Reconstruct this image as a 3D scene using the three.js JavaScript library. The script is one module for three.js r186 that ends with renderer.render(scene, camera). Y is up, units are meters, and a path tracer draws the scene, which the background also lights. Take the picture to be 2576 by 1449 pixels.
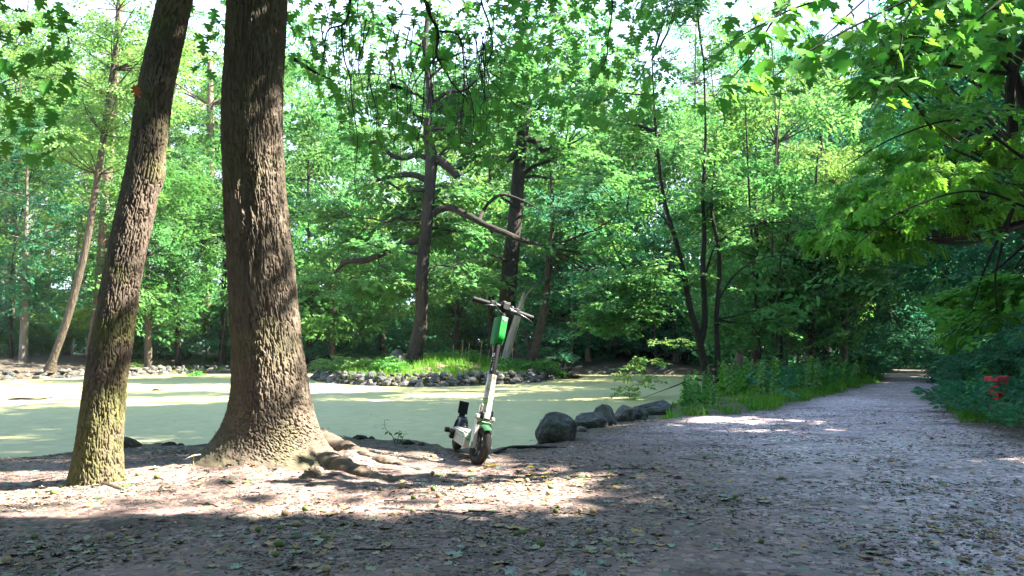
import * as THREE from 'three';
import { mergeGeometries, mergeVertices, toCreasedNormals } from 'three/addons/utils/BufferGeometryUtils.js';
import { RoundedBoxGeometry } from 'three/addons/geometries/RoundedBoxGeometry.js';
import { ImprovedNoise } from 'three/addons/math/ImprovedNoise.js';
import { FontLoader } from 'three/addons/loaders/FontLoader.js';
import { TextGeometry } from 'three/addons/geometries/TextGeometry.js';

// ---------------------------------------------------------------- camera, sky, sun, exposure
const scene = new THREE.Scene();
const EYE = 0.87, F = 2022, CX = 1288, CY = 724.5, HORIZON = 870;       // in a 2576 x 1449 frame
const PITCH = Math.atan((HORIZON - CY) / F);
const camera = new THREE.PerspectiveCamera(2 * Math.atan(CY / F) * 180 / Math.PI, 16 / 9, 0.05, 600);
camera.position.set(0, EYE, 0);
camera.rotation.set(PITCH, 0, 0);
scene.add(camera);

const SUN_AZ = 87 * Math.PI / 180, SUN_EL = 45 * Math.PI / 180;           // azimuth to the right of the view direction
const SUN = new THREE.Vector3(Math.cos(SUN_EL) * Math.sin(SUN_AZ), Math.sin(SUN_EL), -Math.cos(SUN_EL) * Math.cos(SUN_AZ));
const sun = new THREE.DirectionalLight(new THREE.Color(1.0, 0.93, 0.80), 5);
sun.target.position.set(0, 0, -14); sun.position.copy(SUN).multiplyScalar(80).add(sun.target.position);
sun.castShadow = true; sun.shadow.radius = 1; sun.shadow.mapSize.set(4096, 4096);
Object.assign(sun.shadow.camera, { left: -45, right: 45, top: 45, bottom: -45, near: 1, far: 220 });
scene.add(sun, sun.target);

{ // a bright summer sky: pale towards the horizon, a little bluer overhead
  const w = 256, h = 128, d = new Float32Array(w * h * 4);
  for (let j = 0; j < h; j++) for (let i = 0; i < w; i++) {
    const el = (j + 0.5) / h * Math.PI - Math.PI / 2, up = Math.max(0, Math.sin(el)), k = Math.pow(up, 0.6), o = (j * w + i) * 4;
    d[o] = 0.31 - 0.17 * k; d[o + 1] = 0.345 - 0.13 * k; d[o + 2] = 0.43 - 0.03 * k; d[o + 3] = 1;
  }
  const t = new THREE.DataTexture(d, w, h, THREE.RGBAFormat, THREE.FloatType);
  t.mapping = THREE.EquirectangularReflectionMapping; t.magFilter = t.minFilter = THREE.LinearFilter; t.needsUpdate = true;
  scene.background = t; scene.environment = t;
}
const renderer = new THREE.WebGLRenderer({ antialias: true });
renderer.toneMapping = THREE.LinearToneMapping;
renderer.toneMappingExposure = 9;
renderer.shadowMap.enabled = true;

// ---------------------------------------------------------------- helpers
const V = (x, y, z) => new THREE.Vector3(x, y, z);
function rng(seed) { let a = seed >>> 0; return () => { a = (a + 0x6D2B79F5) | 0; let t = Math.imul(a ^ (a >>> 15), 1 | a); t = (t + Math.imul(t ^ (t >>> 7), 61 | t)) ^ t; return ((t ^ (t >>> 14)) >>> 0) / 4294967296; }; }
const perlin = new ImprovedNoise();
const ns = (x, y, z = 0) => perlin.noise(x + 31.7, y + 17.3, z + 5.9);
const fbm = (x, y, z = 0, o = 4) => { let s = 0, a = 0.5; for (let i = 0; i < o; i++) { s += a * ns(x, y, z + i * 7.1); x *= 2.03; y *= 2.03; z *= 2.03; a *= 0.5; } return s; };
const clamp = (x, a = 0, b = 1) => Math.min(b, Math.max(a, x));
const sstep = (a, b, x) => { const t = clamp((x - a) / (b - a)); return t * t * (3 - 2 * t); };
const mix = (a, b, t) => a + (b - a) * t;
const CP = Math.cos(PITCH), SP = Math.sin(PITCH);
function rayOf(px, py) { const x = (px - CX) / F, y = (CY - py) / F; return V(x, y * CP + SP, y * SP - CP); }
function P(px, py, depth) { const d = rayOf(px, py); return d.multiplyScalar(depth / -d.z).add(V(0, EYE, 0)); }
function G(px, py, h = 0) { const d = rayOf(px, py); return d.multiplyScalar((h - EYE) / d.y).add(V(0, EYE, 0)); }
function screen(p) { const y = p.y - EYE, z = p.z, yc = y * CP + z * SP, zc = -y * SP + z * CP; return zc > -0.05 ? null : { x: CX + p.x / -zc * F, y: CY - yc / -zc * F, d: -zc }; }

const taken = {};
function numbered(n) { const k = taken[n] = (taken[n] ?? -1) + 1; return k ? n + '_' + String(k).padStart(3, '0') : n; }
function shadows(o) { o.castShadow = o.receiveShadow = true; return o; }
function mesh(name, g, m, parent) { const o = shadows(new THREE.Mesh(g, m)); o.name = name; if (parent) parent.add(o); return o; }
function tag(o, label, category, group, kind) { o.userData.label = label; if (category) o.userData.category = category; if (group) o.userData.group = group; if (kind) o.userData.kind = kind; return o; }
function thing(name, label, category, pos, group) { const o = new THREE.Group(); o.name = numbered(name); if (pos) o.position.copy(pos); scene.add(o); return tag(o, label, category, group); }
function solo(name, g, m, label, category, group, kind) { const o = mesh(numbered(name), g, m); scene.add(o); return tag(o, label, category, group, kind); }

function colorAll(g, r, gg, b) { const n = g.attributes.position.count, a = new Float32Array(n * 3); for (let i = 0; i < n; i++) { a[i * 3] = r; a[i * 3 + 1] = gg; a[i * 3 + 2] = b; } g.setAttribute('color', new THREE.BufferAttribute(a, 3)); return g; }
function bare(g) { g = g.index ? g.toNonIndexed() : g; for (const k of Object.keys(g.attributes)) if (k !== 'position' && k !== 'normal' && k !== 'uv') g.deleteAttribute(k); return g; }
function join(list) { return mergeGeometries(list.map(bare)); }
function merge(list) { return mergeGeometries(list); }

// a tapering tube through points; uv in metres
function tube(pts, radii, sides = 8, segs = 12, cap = true) {
  const curve = new THREE.CatmullRomCurve3(pts, false, 'centripetal'), L = curve.getLength();
  const pos = [], nor = [], uv = [], idx = [];
  let N = V(0, 0, 0), prevT = null;
  for (let i = 0; i <= segs; i++) {
    const t = i / segs, c = curve.getPoint(t), T = curve.getTangent(t);
    if (!prevT) { N = Math.abs(T.y) < 0.9 ? V(0, 1, 0) : V(1, 0, 0); N.addScaledVector(T, -N.dot(T)).normalize(); }
    else N.addScaledVector(T, -N.dot(T)).normalize();
    prevT = T; const B = T.clone().cross(N);
    const k = t * (radii.length - 1), a = Math.min(radii.length - 2, Math.floor(k)), r = radii.length > 1 ? mix(radii[a], radii[a + 1], k - a) : radii[0];
    for (let j = 0; j <= sides; j++) {
      const th = j / sides * Math.PI * 2, n = N.clone().multiplyScalar(Math.cos(th)).addScaledVector(B, Math.sin(th));
      pos.push(c.x + n.x * r, c.y + n.y * r, c.z + n.z * r); nor.push(n.x, n.y, n.z); uv.push(j / sides, t * L);
    }
  }
  const W = sides + 1;
  for (let i = 0; i < segs; i++) for (let j = 0; j < sides; j++) { const a = i * W + j, b = a + W; idx.push(a, a + 1, b, b, a + 1, b + 1); }
  if (cap) for (const [row, flip] of [[0, 1], [segs, 0]]) {
    const T = curve.getTangent(row / segs), c = curve.getPoint(row / segs), k = pos.length / 3, s = flip ? -1 : 1;
    pos.push(c.x, c.y, c.z); nor.push(T.x * s, T.y * s, T.z * s); uv.push(0.5, row / segs * L);
    for (let j = 0; j < sides; j++) { const a = row * W + j; flip ? idx.push(k, a + 1, a) : idx.push(k, a, a + 1); }
  }
  const g = new THREE.BufferGeometry();
  g.setAttribute('position', new THREE.Float32BufferAttribute(pos, 3)); g.setAttribute('normal', new THREE.Float32BufferAttribute(nor, 3)); g.setAttribute('uv', new THREE.Float32BufferAttribute(uv, 2)); g.setIndex(idx);
  return g;
}

// ---------------------------------------------------------------- textures
function dataTex(w, h, fn, srgb, rep = true) {
  const d = new Uint8Array(w * h * 4), c = [0, 0, 0];
  for (let j = 0; j < h; j++) for (let i = 0; i < w; i++) { fn(i / w, j / h, c, i, j); const o = (j * w + i) * 4; d[o] = clamp(c[0]) * 255; d[o + 1] = clamp(c[1]) * 255; d[o + 2] = clamp(c[2]) * 255; d[o + 3] = 255; }
  const t = new THREE.DataTexture(d, w, h); t.magFilter = THREE.LinearFilter; t.minFilter = THREE.LinearMipmapLinearFilter; t.generateMipmaps = true;
  if (rep) t.wrapS = t.wrapT = THREE.RepeatWrapping; if (srgb) t.colorSpace = THREE.SRGBColorSpace; t.needsUpdate = true; return t;
}
// a height buffer of tumbled grit: thousands of small stamped chips, wrapping at the edges
function gritBuffer(n, seed, count, rmin, rmax) {
  const r = rng(seed), hgt = new Float32Array(n * n), tone = new Float32Array(n * n).fill(0.5);
  for (let k = 0; k < count; k++) {
    const cx = r() * n, cy = r() * n, s = rmin + (rmax - rmin) * Math.pow(r(), 4), e = 0.35 + r() * 0.65, a = r() * 3.1416, ca = Math.cos(a), sa = Math.sin(a), top = 0.25 + 0.75 * r(), tn = r(), R = Math.ceil(s);
    for (let y = -R; y <= R; y++) for (let x = -R; x <= R; x++) {
      const u = (x * ca + y * sa) / s, v = (-x * sa + y * ca) / (s * e), q = u * u + v * v; if (q > 1) continue;
      const o = (((Math.floor(cy) + y) % n + n) % n) * n + ((Math.floor(cx) + x) % n + n) % n, hh = top * (0.55 + 0.45 * Math.sqrt(1 - q)) * Math.min(1, s / 5);
      if (hh >= hgt[o] * 0.8) { hgt[o] = Math.max(hgt[o], hh); tone[o] = tn; }
    }
  }
  return { hgt, tone };
}
// ---------------------------------------------------------------- the lie of the land
const WATER = -0.20;
const shoreNear = [[-900, 1158], [-300, 1154], [0, 1148], [180, 1138], [310, 1116], [400, 1113], [540, 1120], [640, 1108], [760, 1100], [870, 1098], [960, 1100], [1040, 1106], [1130, 1126], [1240, 1131], [1345, 1118], [1420, 1088], [1500, 1062], [1580, 1046], [1660, 1030], [1710, 1012], [1750, 990], [1810, 972]].map(([x, y]) => G(x, y, -0.06));
const shoreFar = [[1880, 962], [1930, 950], [1880, 944], [1750, 943], [1600, 942], [1450, 942], [1300, 941], [1100, 938], [950, 934], [780, 932], [700, 935], [560, 938], [470, 940], [400, 943], [330, 946], [200, 950], [0, 956], [-300, 962], [-900, 975]].map(([x, y]) => G(x, y, WATER));
const POND = [...shoreNear, ...shoreFar].map((p) => [p.x, p.z]);
const islandFront = [[786, 953], [820, 962], [880, 967], [960, 971], [1060, 973], [1160, 971], [1240, 968], [1310, 965], [1370, 958], [1405, 950]].map(([x, y]) => G(x, y, WATER));
const ISLAND = [...islandFront.map((p) => [p.x, p.z]), [1.2, -28.3], [-0.5, -29], [-2.5, -29], [-4.5, -28.6], [-6, -27.6]];
function sdf(poly, x, z) {           // > 0 inside
  let d = 1e9, inside = false;
  for (let i = 0, j = poly.length - 1; i < poly.length; j = i++) {
    const [ax, az] = poly[j], [bx, bz] = poly[i], ex = bx - ax, ez = bz - az, t = clamp(((x - ax) * ex + (z - az) * ez) / (ex * ex + ez * ez));
    d = Math.min(d, (x - ax - ex * t) ** 2 + (z - az - ez * t) ** 2);
    if ((az > z) !== (bz > z) && x < ex * (z - az) / ez + ax) inside = !inside;
  }
  return Math.sqrt(d) * (inside ? 1 : -1);
}
const PATH_LEFT = [[1350, 1130], [1470, 1090], [1600, 1066], [1720, 1050], [1850, 1041], [1940, 1032], [2010, 1012], [2090, 993], [2160, 977], [2205, 965], [2222, 957], [2215, 948], [2195, 938]].map(([x, y]) => G(x, y, 0));
const PATH_RIGHT = [[2338, 938], [2350, 944], [2385, 952], [2395, 965], [2372, 985], [2368, 1010], [2382, 1040], [2430, 1068], [2520, 1095], [2640, 1130], [2900, 1190]].map(([x, y]) => G(x, y, 0));
const PATH = [...PATH_LEFT, ...PATH_RIGHT].map((p) => [p.x, p.z]).concat([[14, -3], [14, 8], [-14, 8], [-14, -5.2]]);
const OAK = G(678, 1164, 0.02), LEFT_TREE = G(240, 1222, 0);
const MULTI = G(1796, 976, -0.02);
function groundH(x, z) {
  const d = -sdf(POND, x, z), far = sstep(15, 23, -z) * (1 - sstep(5.5, 9, x));
  let h;
  if (d > 0) h = mix(-0.07, 0, sstep(0, 0.9, d)) * (1 - far) + far * (-0.02 + 0.5 * sstep(0, 5, d));
  else h = -0.07 - 0.55 * sstep(0, 0.45, -d);
  if (d > -0.6) {
    const near = sstep(16, 9, -z);
    h += 0.035 * fbm(x * 0.9, z * 0.9, 1, 3) * sstep(0, 0.5, d + 0.3);
    h += near * (0.016 * fbm(x * 4.5, z * 4.5, 3, 3) + 0.007 * ns(x * 17, z * 17, 9));
    if (d < 0.5 && d > -0.3) h += 0.05 * fbm(x * 3, z * 3, 8, 3) + 0.03 * Math.max(0, ns(x * 6, z * 6, 2));    // ragged lip of roots and soil at the water
  }
  const ro = Math.hypot(x - OAK.x, (z - OAK.z) * 1.1); h += 0.09 * Math.exp(-(ro * ro) / 0.75) + 0.10 * fbm(x * 4.5, z * 4.5, 14, 3) * Math.exp(-(ro * ro) / 0.7);
  const rl = Math.hypot(x - LEFT_TREE.x, z - LEFT_TREE.z); h += 0.035 * Math.exp(-(rl * rl) / 0.10);
  return h;
}
const onGround = (x, z) => V(x, groundH(x, z), z);
const isPath = (x, z) => sdf(PATH, x, z);

// ---------------------------------------------------------------- ground
{
  const n = 2048, g = gritBuffer(n, 7, 90000, 1.2, 13), r = rng(3);
  const soft = new Float32Array(128 * 128); for (let i = 0; i < soft.length; i++) soft[i] = r();
  const map = dataTex(n, n, (u, v, c, i, j) => {
    const o = j * n + i, t = g.tone[o], h = g.hgt[o];
    const blot = soft[(j >> 4) * 128 + (i >> 4)];
    let b = 0.84 + 0.10 * (blot - 0.5) + (h > 0.02 ? (t < 0.30 ? -0.34 * h : t > 0.82 ? 0.34 * h : 0.10 * (t - 0.5)) : -0.04);
    b += (r() - 0.5) * 0.10;
    const k = t > 0.55 && t < 0.64 && h > 0.25 ? 1 : 0, y = t > 0.64 && t < 0.69 && h > 0.3 ? 1 : 0;
    c[0] = b * (1 - 0.22 * k) + 0.10 * y; c[1] = b * (1 + 0.02 * k) + 0.04 * y; c[2] = b * (1 - 0.10 * k) - 0.14 * y;
  }, true);
  const bump = dataTex(n, n, (u, v, c, i, j) => { const h = g.hgt[j * n + i]; c[0] = c[1] = c[2] = 0.15 + 0.7 * h + (r() - 0.5) * 0.08; });
  const xs = [], zs = [];
  for (let x = -4.4; x <= 4.4; x += 0.042) xs.push(x);
  { let x = 4.4, s = 0.045; while (x < 130) { s = Math.min(8, s * 1.045); x += s; xs.push(x); xs.unshift(-x); } }
  for (let z = 10; z > 2; z -= 1) zs.push(-z * -1);
  for (let z = 2; z > -2.3; z -= 0.15) zs.push(z);
  { let d = 2.3; while (d < 260) { d *= d < 12 ? 1.0085 : d < 40 ? 1.014 : 1.06; zs.push(-d); } }
  const W = xs.length, H = zs.length, pos = new Float32Array(W * H * 3), col = new Float32Array(W * H * 3), uv = new Float32Array(W * H * 2), idx = [];
  for (let j = 0; j < H; j++) for (let i = 0; i < W; i++) {
    const x = xs[i], z = zs[j], o = j * W + i, far = -z > 60 || Math.abs(x) > 45;
    pos[o * 3] = x; pos[o * 3 + 1] = far ? 0.45 : groundH(x, z); pos[o * 3 + 2] = z; uv[o * 2] = x / 5; uv[o * 2 + 1] = z / 5;
    const pd = far ? -20 : isPath(x, z), pk = sstep(-0.25, 0.5, pd + 0.35 * fbm(x * 1.3, z * 1.3, 4, 3));
    const grav = sstep(0.6, 2.6, x + 0.6 * fbm(x * 0.8, z * 0.8, 6, 2)) ;                     // greyer gravel right, its colour lightened to carry open skylight; browner earth under trees
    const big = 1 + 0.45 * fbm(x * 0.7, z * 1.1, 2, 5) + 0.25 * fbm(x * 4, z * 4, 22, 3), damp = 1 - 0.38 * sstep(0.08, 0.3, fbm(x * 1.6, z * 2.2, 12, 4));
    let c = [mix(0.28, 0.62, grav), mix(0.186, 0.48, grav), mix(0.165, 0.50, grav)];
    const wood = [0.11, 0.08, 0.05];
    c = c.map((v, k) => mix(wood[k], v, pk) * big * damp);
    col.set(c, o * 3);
  }
  for (let j = 0; j < H - 1; j++) for (let i = 0; i < W - 1; i++) { const a = j * W + i, b = a + W; idx.push(a, a + 1, b, b, a + 1, b + 1); }
  const gg = new THREE.BufferGeometry();
  gg.setAttribute('position', new THREE.BufferAttribute(pos, 3)); gg.setAttribute('color', new THREE.BufferAttribute(col, 3)); gg.setAttribute('uv', new THREE.BufferAttribute(uv, 2)); gg.setIndex(idx);
  if (zs[1] < zs[0]) { /* rows run away from the viewer: faces point up */ }
  gg.computeVertexNormals();
  const m = new THREE.MeshStandardMaterial({ vertexColors: true, map, bumpMap: bump, bumpScale: 0.011, roughness: 0.95, side: THREE.DoubleSide });
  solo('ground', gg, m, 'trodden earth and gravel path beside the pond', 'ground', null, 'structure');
}

// ---------------------------------------------------------------- pond covered with duckweed
{
  const r = rng(11), n = 1024;
  const map = dataTex(n, n, (u, v, c) => {
    const a = 0.80 + (r() - 0.5) * 0.26, U = Math.cos(u * 6.2832) * 1.6, W = Math.sin(u * 6.2832) * 1.6, s = 0.05 * ns(u * 24, v * 24, 1) + 0.10 * fbm(U, W, Math.sin(v * 6.2832) * 2.6 + Math.cos(v * 6.2832), 4);
    const gap = r() < 0.006 ? -0.35 : 0;
    c[0] = a + s + gap; c[1] = a + 0.03 + s + gap; c[2] = a - 0.05 + s + gap;
  }, true);
  map.repeat.set(1 / 3, 1 / 3);
  const bump = dataTex(512, 512, (u, v, c) => { c[0] = c[1] = c[2] = r(); }); bump.repeat.set(1 / 1.4, 1 / 1.4);
  const g = new THREE.PlaneGeometry(64, 34, 220, 140); g.rotateX(-Math.PI / 2); g.translate(-14, WATER, -20.5);
  const p = g.attributes.position, uv = g.attributes.uv, col = new Float32Array(p.count * 3);
  for (let i = 0; i < p.count; i++) {
    const x = p.getX(i), z = p.getZ(i); uv.setXY(i, x, z);
    const k = fbm(x * 0.25, z * 0.5, 3, 4), q = fbm(x * 1.1, z * 2.0, 7, 3);
    col[i * 3] = 0.61 * (1 + 0.20 * k + 0.15 * q); col[i * 3 + 1] = 0.53 * (1 + 0.14 * k + 0.1 * q); col[i * 3 + 2] = 0.295 * (1 + 0.1 * k);
  }
  g.setAttribute('color', new THREE.BufferAttribute(col, 3));
  const m = new THREE.MeshStandardMaterial({ vertexColors: true, map, bumpMap: bump, bumpScale: 0.0015, roughness: 0.55 });
  solo('pond', g, m, 'still pond wholly covered with pale green duckweed', 'pond', null, 'structure');
}

// ---------------------------------------------------------------- stones
function stoneTex(seed, a, b, moss) {
  const r = rng(seed);
  return dataTex(256, 256, (u, v, c) => {
    const U = Math.cos(u * 6.2832), Vv = Math.sin(u * 6.2832), k = 0.5 + 1.5 * fbm(U * 2 + 3, Vv * 2, v * 6 + seed, 5) + (r() - 0.5) * 0.5, q = sstep(0.05, 0.3, fbm(U * 1.5, Vv * 1.5 + 9, v * 4 + seed * 3, 4));
    for (let i = 0; i < 3; i++) c[i] = mix(mix(a[i], b[i], k), moss[i], q * 0.5);
  }, true);
}
const stoneBump = (() => { const r = rng(5); return dataTex(256, 256, (u, v, c) => { const U = Math.cos(u * 6.2832), W = Math.sin(u * 6.2832); c[0] = c[1] = c[2] = 0.5 + 0.8 * fbm(U * 4, W * 4, v * 12, 5) + (r() - 0.5) * 0.15; }); })();
const STONE = [
  new THREE.MeshStandardMaterial({ map: stoneTex(1, [0.20, 0.20, 0.20], [0.50, 0.49, 0.46], [0.27, 0.30, 0.18]), bumpMap: stoneBump, bumpScale: 0.022, roughness: 0.85 }),
  new THREE.MeshStandardMaterial({ map: stoneTex(2, [0.14, 0.14, 0.145], [0.40, 0.40, 0.385], [0.22, 0.25, 0.15]), bumpMap: stoneBump, bumpScale: 0.022, roughness: 0.85 }),
  new THREE.MeshStandardMaterial({ map: stoneTex(3, [0.34, 0.33, 0.31], [0.54, 0.52, 0.48], [0.34, 0.36, 0.26]), bumpMap: stoneBump, bumpScale: 0.022, roughness: 0.85 })];
function stoneGeo(seed, detail, flat = 0.25, cut = 5) {
  const r = rng(seed * 77 + 5); let g = new THREE.IcosahedronGeometry(1, detail); g = mergeVertices(bareUv(g));
  const p = g.attributes.position, planes = [], o = seed * 3.7;
  for (let k = 0; k < cut; k++) planes.push([V(r() - 0.5, r() * 0.9 - 0.2, r() - 0.5).normalize(), 0.60 + 0.28 * r()]);
  const uv = new Float32Array(p.count * 2);
  for (let i = 0; i < p.count; i++) {
    const v = V(p.getX(i), p.getY(i), p.getZ(i)); uv[i * 2] = Math.atan2(v.z, v.x) / 6.2832; uv[i * 2 + 1] = v.y * 0.4 + 0.5;
    v.multiplyScalar(1 + 0.30 * fbm(v.x * 1.1 + o, v.y * 1.1, v.z * 1.1, 2) + 0.10 * fbm(v.x * 3.3 + o, v.y * 3.3, v.z * 3.3, 4));
    for (const [nn, d] of planes) { const e = v.dot(nn) - d; if (e > 0) v.addScaledVector(nn, -e * 0.94); }
    if (v.y < -flat) v.y = -flat + (v.y + flat) * 0.2;
    p.setXYZ(i, v.x, v.y, v.z);
  }
  g.setAttribute('uv', new THREE.BufferAttribute(uv, 2)); g.computeVertexNormals();
  if (detail < 2) g = toCreasedNormals(g, 0.7);
  return g;
}
function bareUv(g) { g.deleteAttribute('uv'); g.deleteAttribute('normal'); return g; }
const smallStones = [0, 1, 2, 3, 4, 5, 6].map((k) => stoneGeo(k + 1, 1, 0.5, 7));

// the boulders along the near shore, one by one
for (const [px, py, w, h, dz, ry, seed, mat, label, sx] of [
  [1404, 1114, 0.46, 0.30, 0.36, 0.3, 21, 1, 'largest dark rounded boulder at the water, standing apart at the end of the boulder row'],
  [1489, 1077, 0.40, 0.21, 0.34, 0.1, 22, 1, 'low grey boulder lying right behind the largest dark boulder'],
  [1467, 1085, 0.15, 0.08, 0.14, 0.8, 23, 2, 'small pale stone wedged beside the largest dark boulder'],
  [1523, 1067, 0.31, 0.25, 0.28, 0.4, 24, 0, 'round brownish grey boulder between the low grey and the pointed one'],
  [1574, 1059, 0.31, 0.26, 0.26, 1.1, 25, 0, 'pointed boulder with a sharp split ridge in the shore row'],
  [1612, 1056, 0.21, 0.17, 0.2, 0.2, 26, 1, 'small mossy boulder squeezed behind the pointed boulder'],
  [1647, 1050, 0.54, 0.23, 0.34, -0.1, 27, 1, 'long dark layered boulder next to the grass strip'],
  [1676, 1030, 0.28, 0.14, 0.24, 0.6, 28, 2, 'pale tan boulder partly hidden behind the long dark one'],
  [1622, 1062, 0.07, 0.05, 0.06, 0.3, 29, 2, 'tiny pale stone on the path edge before the long dark boulder'],
]) {
  const q = G(px, py, -0.05), o = solo('boulder', stoneGeo(seed, 5, 0.35, seed === 25 ? 10 : 6), STONE[mat], label, 'boulder', 'boulders along the near shore');
  o.scale.set(w / 2.0, h / 1.35, dz / 2.0); o.rotation.y = ry; o.position.set(q.x, groundH(q.x, q.z) + h * 0.22, q.z - dz * 0.3);
}

// ---------------------------------------------------------------- island: a mound with a dry stone edge, each stone a part
const islandH = (x, z) => { const d = sdf(ISLAND, x, z); return WATER - 0.25 + 0.50 * sstep(-0.15, 0.35, d) + 0.36 * sstep(0.3, 2.6, d) + 0.05 * fbm(x, z, 3, 3) * sstep(0, 0.5, d); };
{
  const g = new THREE.PlaneGeometry(12, 10, 120, 100); g.rotateX(-Math.PI / 2); g.translate(-2, 0, -25.5);
  const p = g.attributes.position, col = new Float32Array(p.count * 3);
  for (let i = 0; i < p.count; i++) {
    const x = p.getX(i), z = p.getZ(i), k = fbm(x * 0.9, z * 0.9, 5, 4); p.setY(i, islandH(x, z));
    const gr = sstep(-0.15, 0.25, k); col.set([mix(0.17, 0.13, gr), mix(0.12, 0.17, gr), mix(0.075, 0.045, gr)], i * 3);
  }
  g.setAttribute('color', new THREE.BufferAttribute(col, 3)); g.computeVertexNormals();
  const isl = solo('island', g, new THREE.MeshStandardMaterial({ vertexColors: true, roughness: 1 }), 'low grassy island in the pond edged with piled stones', 'island', null, 'structure');
  const r = rng(41);
  const ring = islandFront.slice(); const curve = new THREE.CatmullRomCurve3(ring.map((q) => V(q.x, 0, q.z)));
  for (let row = 0; row < 5; row++) for (let k = 0; k < 44; k++) {
    const t = clamp((k + 0.5 + (r() - 0.5) * 0.7) / 44), q = curve.getPoint(t), tn = curve.getTangent(t), inx = -tn.z, inz = tn.x, s = 0.055 + 0.10 * Math.pow(r(), 1.6), sg = inz > 0 ? -1 : 1;
    const off = -0.06 + row * 0.065;
    const o = mesh('stone', smallStones[Math.floor(r() * 7)], STONE[r() < 0.6 ? 1 : r() < 0.8 ? 0 : 2], isl);
    o.position.set(q.x + sg * inx * off, WATER - 0.02 + row * 0.078 + (r() - 0.5) * 0.03, q.z + sg * inz * off);
    o.scale.set(s * (0.9 + 0.6 * r()), s * (0.65 + 0.4 * r()), s); o.rotation.set((r() - 0.5) * 0.9, r() * 6.28, (r() - 0.5) * 0.9);
  }
  const up = solo('standing_stone', stoneGeo(63, 3, 0.6, 4), STONE[1], 'upright dark mossy stone beside the trunk of the island oak', 'stone');
  const u = P(999, 905, 23.6); up.position.set(u.x, islandH(u.x, u.z) + 0.15, u.z); up.scale.set(0.24, 0.36, 0.2); up.rotation.z = -0.2;
}
// ---------------------------------------------------------------- rubble bank of the far shore
{
  const bank = thing('rubble_bank', 'piled field stones holding the far bank of the pond', 'stone bank'); bank.userData.kind = 'structure';
  const r = rng(43), c = new THREE.CatmullRomCurve3(shoreFar.slice(3).map((q) => V(q.x, 0, q.z)));
  for (let row = 0; row < 3; row++) for (let k = 0; k < 120; k++) {
    const t = (k + r()) / 120, q = c.getPoint(t), sc = screen(V(q.x, 0, q.z)); if (!sc || sc.x < -60 || sc.x > 2000 || (sc.x > 640 && sc.x < 760)) continue;
    const left = sc.x < 800, s = (left ? 0.17 : 0.14) * (0.6 + 0.9 * r() * r()) * (row ? 0.8 : 1); if (!left && r() < 0.5) continue;
    const o = mesh('stone', smallStones[Math.floor(r() * 7)], STONE[Math.floor(r() * 3)], bank);
    o.position.set(q.x + (r() - 0.5) * 0.2, WATER + 0.02 + row * 0.11, q.z - 0.02 - row * 0.2); o.scale.set(s * (1 + 0.7 * r()), s * 0.75, s); o.rotation.set((r() - 0.5) * 0.5, r() * 6.28, (r() - 0.5) * 0.5);
  }
}
// ---------------------------------------------------------------- leaves
function leafMat(r, g, b, tr = 0.45) { return new THREE.MeshPhysicalMaterial({ color: new THREE.Color().setRGB(r, g, b), vertexColors: true, side: THREE.DoubleSide, roughness: 1, transmission: tr, thickness: 0, ior: 1.4, specularIntensity: 0.3 }); }
const LEAF = {
  forest: leafMat(0.086, 0.245, 0.060, 0.5), yellow: leafMat(0.145, 0.295, 0.070, 0.5), teal: leafMat(0.042, 0.190, 0.088, 0.5),  // yellow also carries sunlit brightness, teal the cool of shade, as leaf colour
  oak: leafMat(0.095, 0.280, 0.040, 0.5), maple: leafMat(0.088, 0.290, 0.030, 0.6), robinia: leafMat(0.125, 0.330, 0.025, 0.5), grass: leafMat(0.105, 0.280, 0.030), herb: leafMat(0.075, 0.260, 0.045),
};
// one small folded leaf: along +z, up is +y
function leafQuad(len, w, M, out, tint) {
  const P0 = [[0, 0, 0], [-w, 0.10 * w, len * 0.42], [0, -0.16 * w, len * 0.5], [w, 0.10 * w, len * 0.42], [0, -0.28 * len, len]].map((a) => V(...a).applyMatrix4(M));
  P0[4] = V(0, -0.12 * len, len).applyMatrix4(M);
  const k = out.p.length / 3; for (const q of P0) { out.p.push(q.x, q.y, q.z); out.c.push(tint[0], tint[1], tint[2]); }
  out.i.push(k, k + 2, k + 1, k + 1, k + 2, k + 4, k, k + 3, k + 2, k + 3, k + 4, k + 2);
}
function built(out) { const g = new THREE.BufferGeometry(); g.setAttribute('position', new THREE.Float32BufferAttribute(out.p, 3)); g.setAttribute('color', new THREE.Float32BufferAttribute(out.c, 3)); g.setIndex(out.i); g.computeVertexNormals(); return g; }
const EU = new THREE.Euler(), QT = new THREE.Quaternion();
function mat4(x, y, z, rx, ry, rz, s) { return new THREE.Matrix4().compose(V(x, y, z), QT.setFromEuler(EU.set(rx, ry, rz, 'YXZ')), V(s, s, s)); }
// a leafy twig, one unit long, along +z, roughly level
function spray(seed, n, len, wid, spread = 0.34, flat = 0.06, tilt = 0.35) {
  const r = rng(seed), out = { p: [], c: [], i: [] };
  for (let k = 0; k < n; k++) {
    const t = Math.pow((k + r()) / n, 0.85), side = k % 2 ? 1 : -1, lat = spread * (0.15 + 0.85 * r()) * (1.05 - 0.75 * t), dy = (r() - 0.5) * 2 * flat - 0.10 * t * t;
    const s = len * (0.7 + 0.55 * r()), q = 0.66 + 0.62 * r(), yl = r() < 0.08 ? 1.55 : 0.9 + 0.25 * r();
    leafQuad(1, wid, mat4(side * lat, dy, t * 0.95, (r() - 0.3) * 2 * tilt, side * (0.35 + 0.9 * r()) * (1.2 - t * 0.7), side * (r() - 0.5) * 2 * tilt, s), out, [q * yl, q, q * 0.9]);
  }
  return built(out);
}
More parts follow.
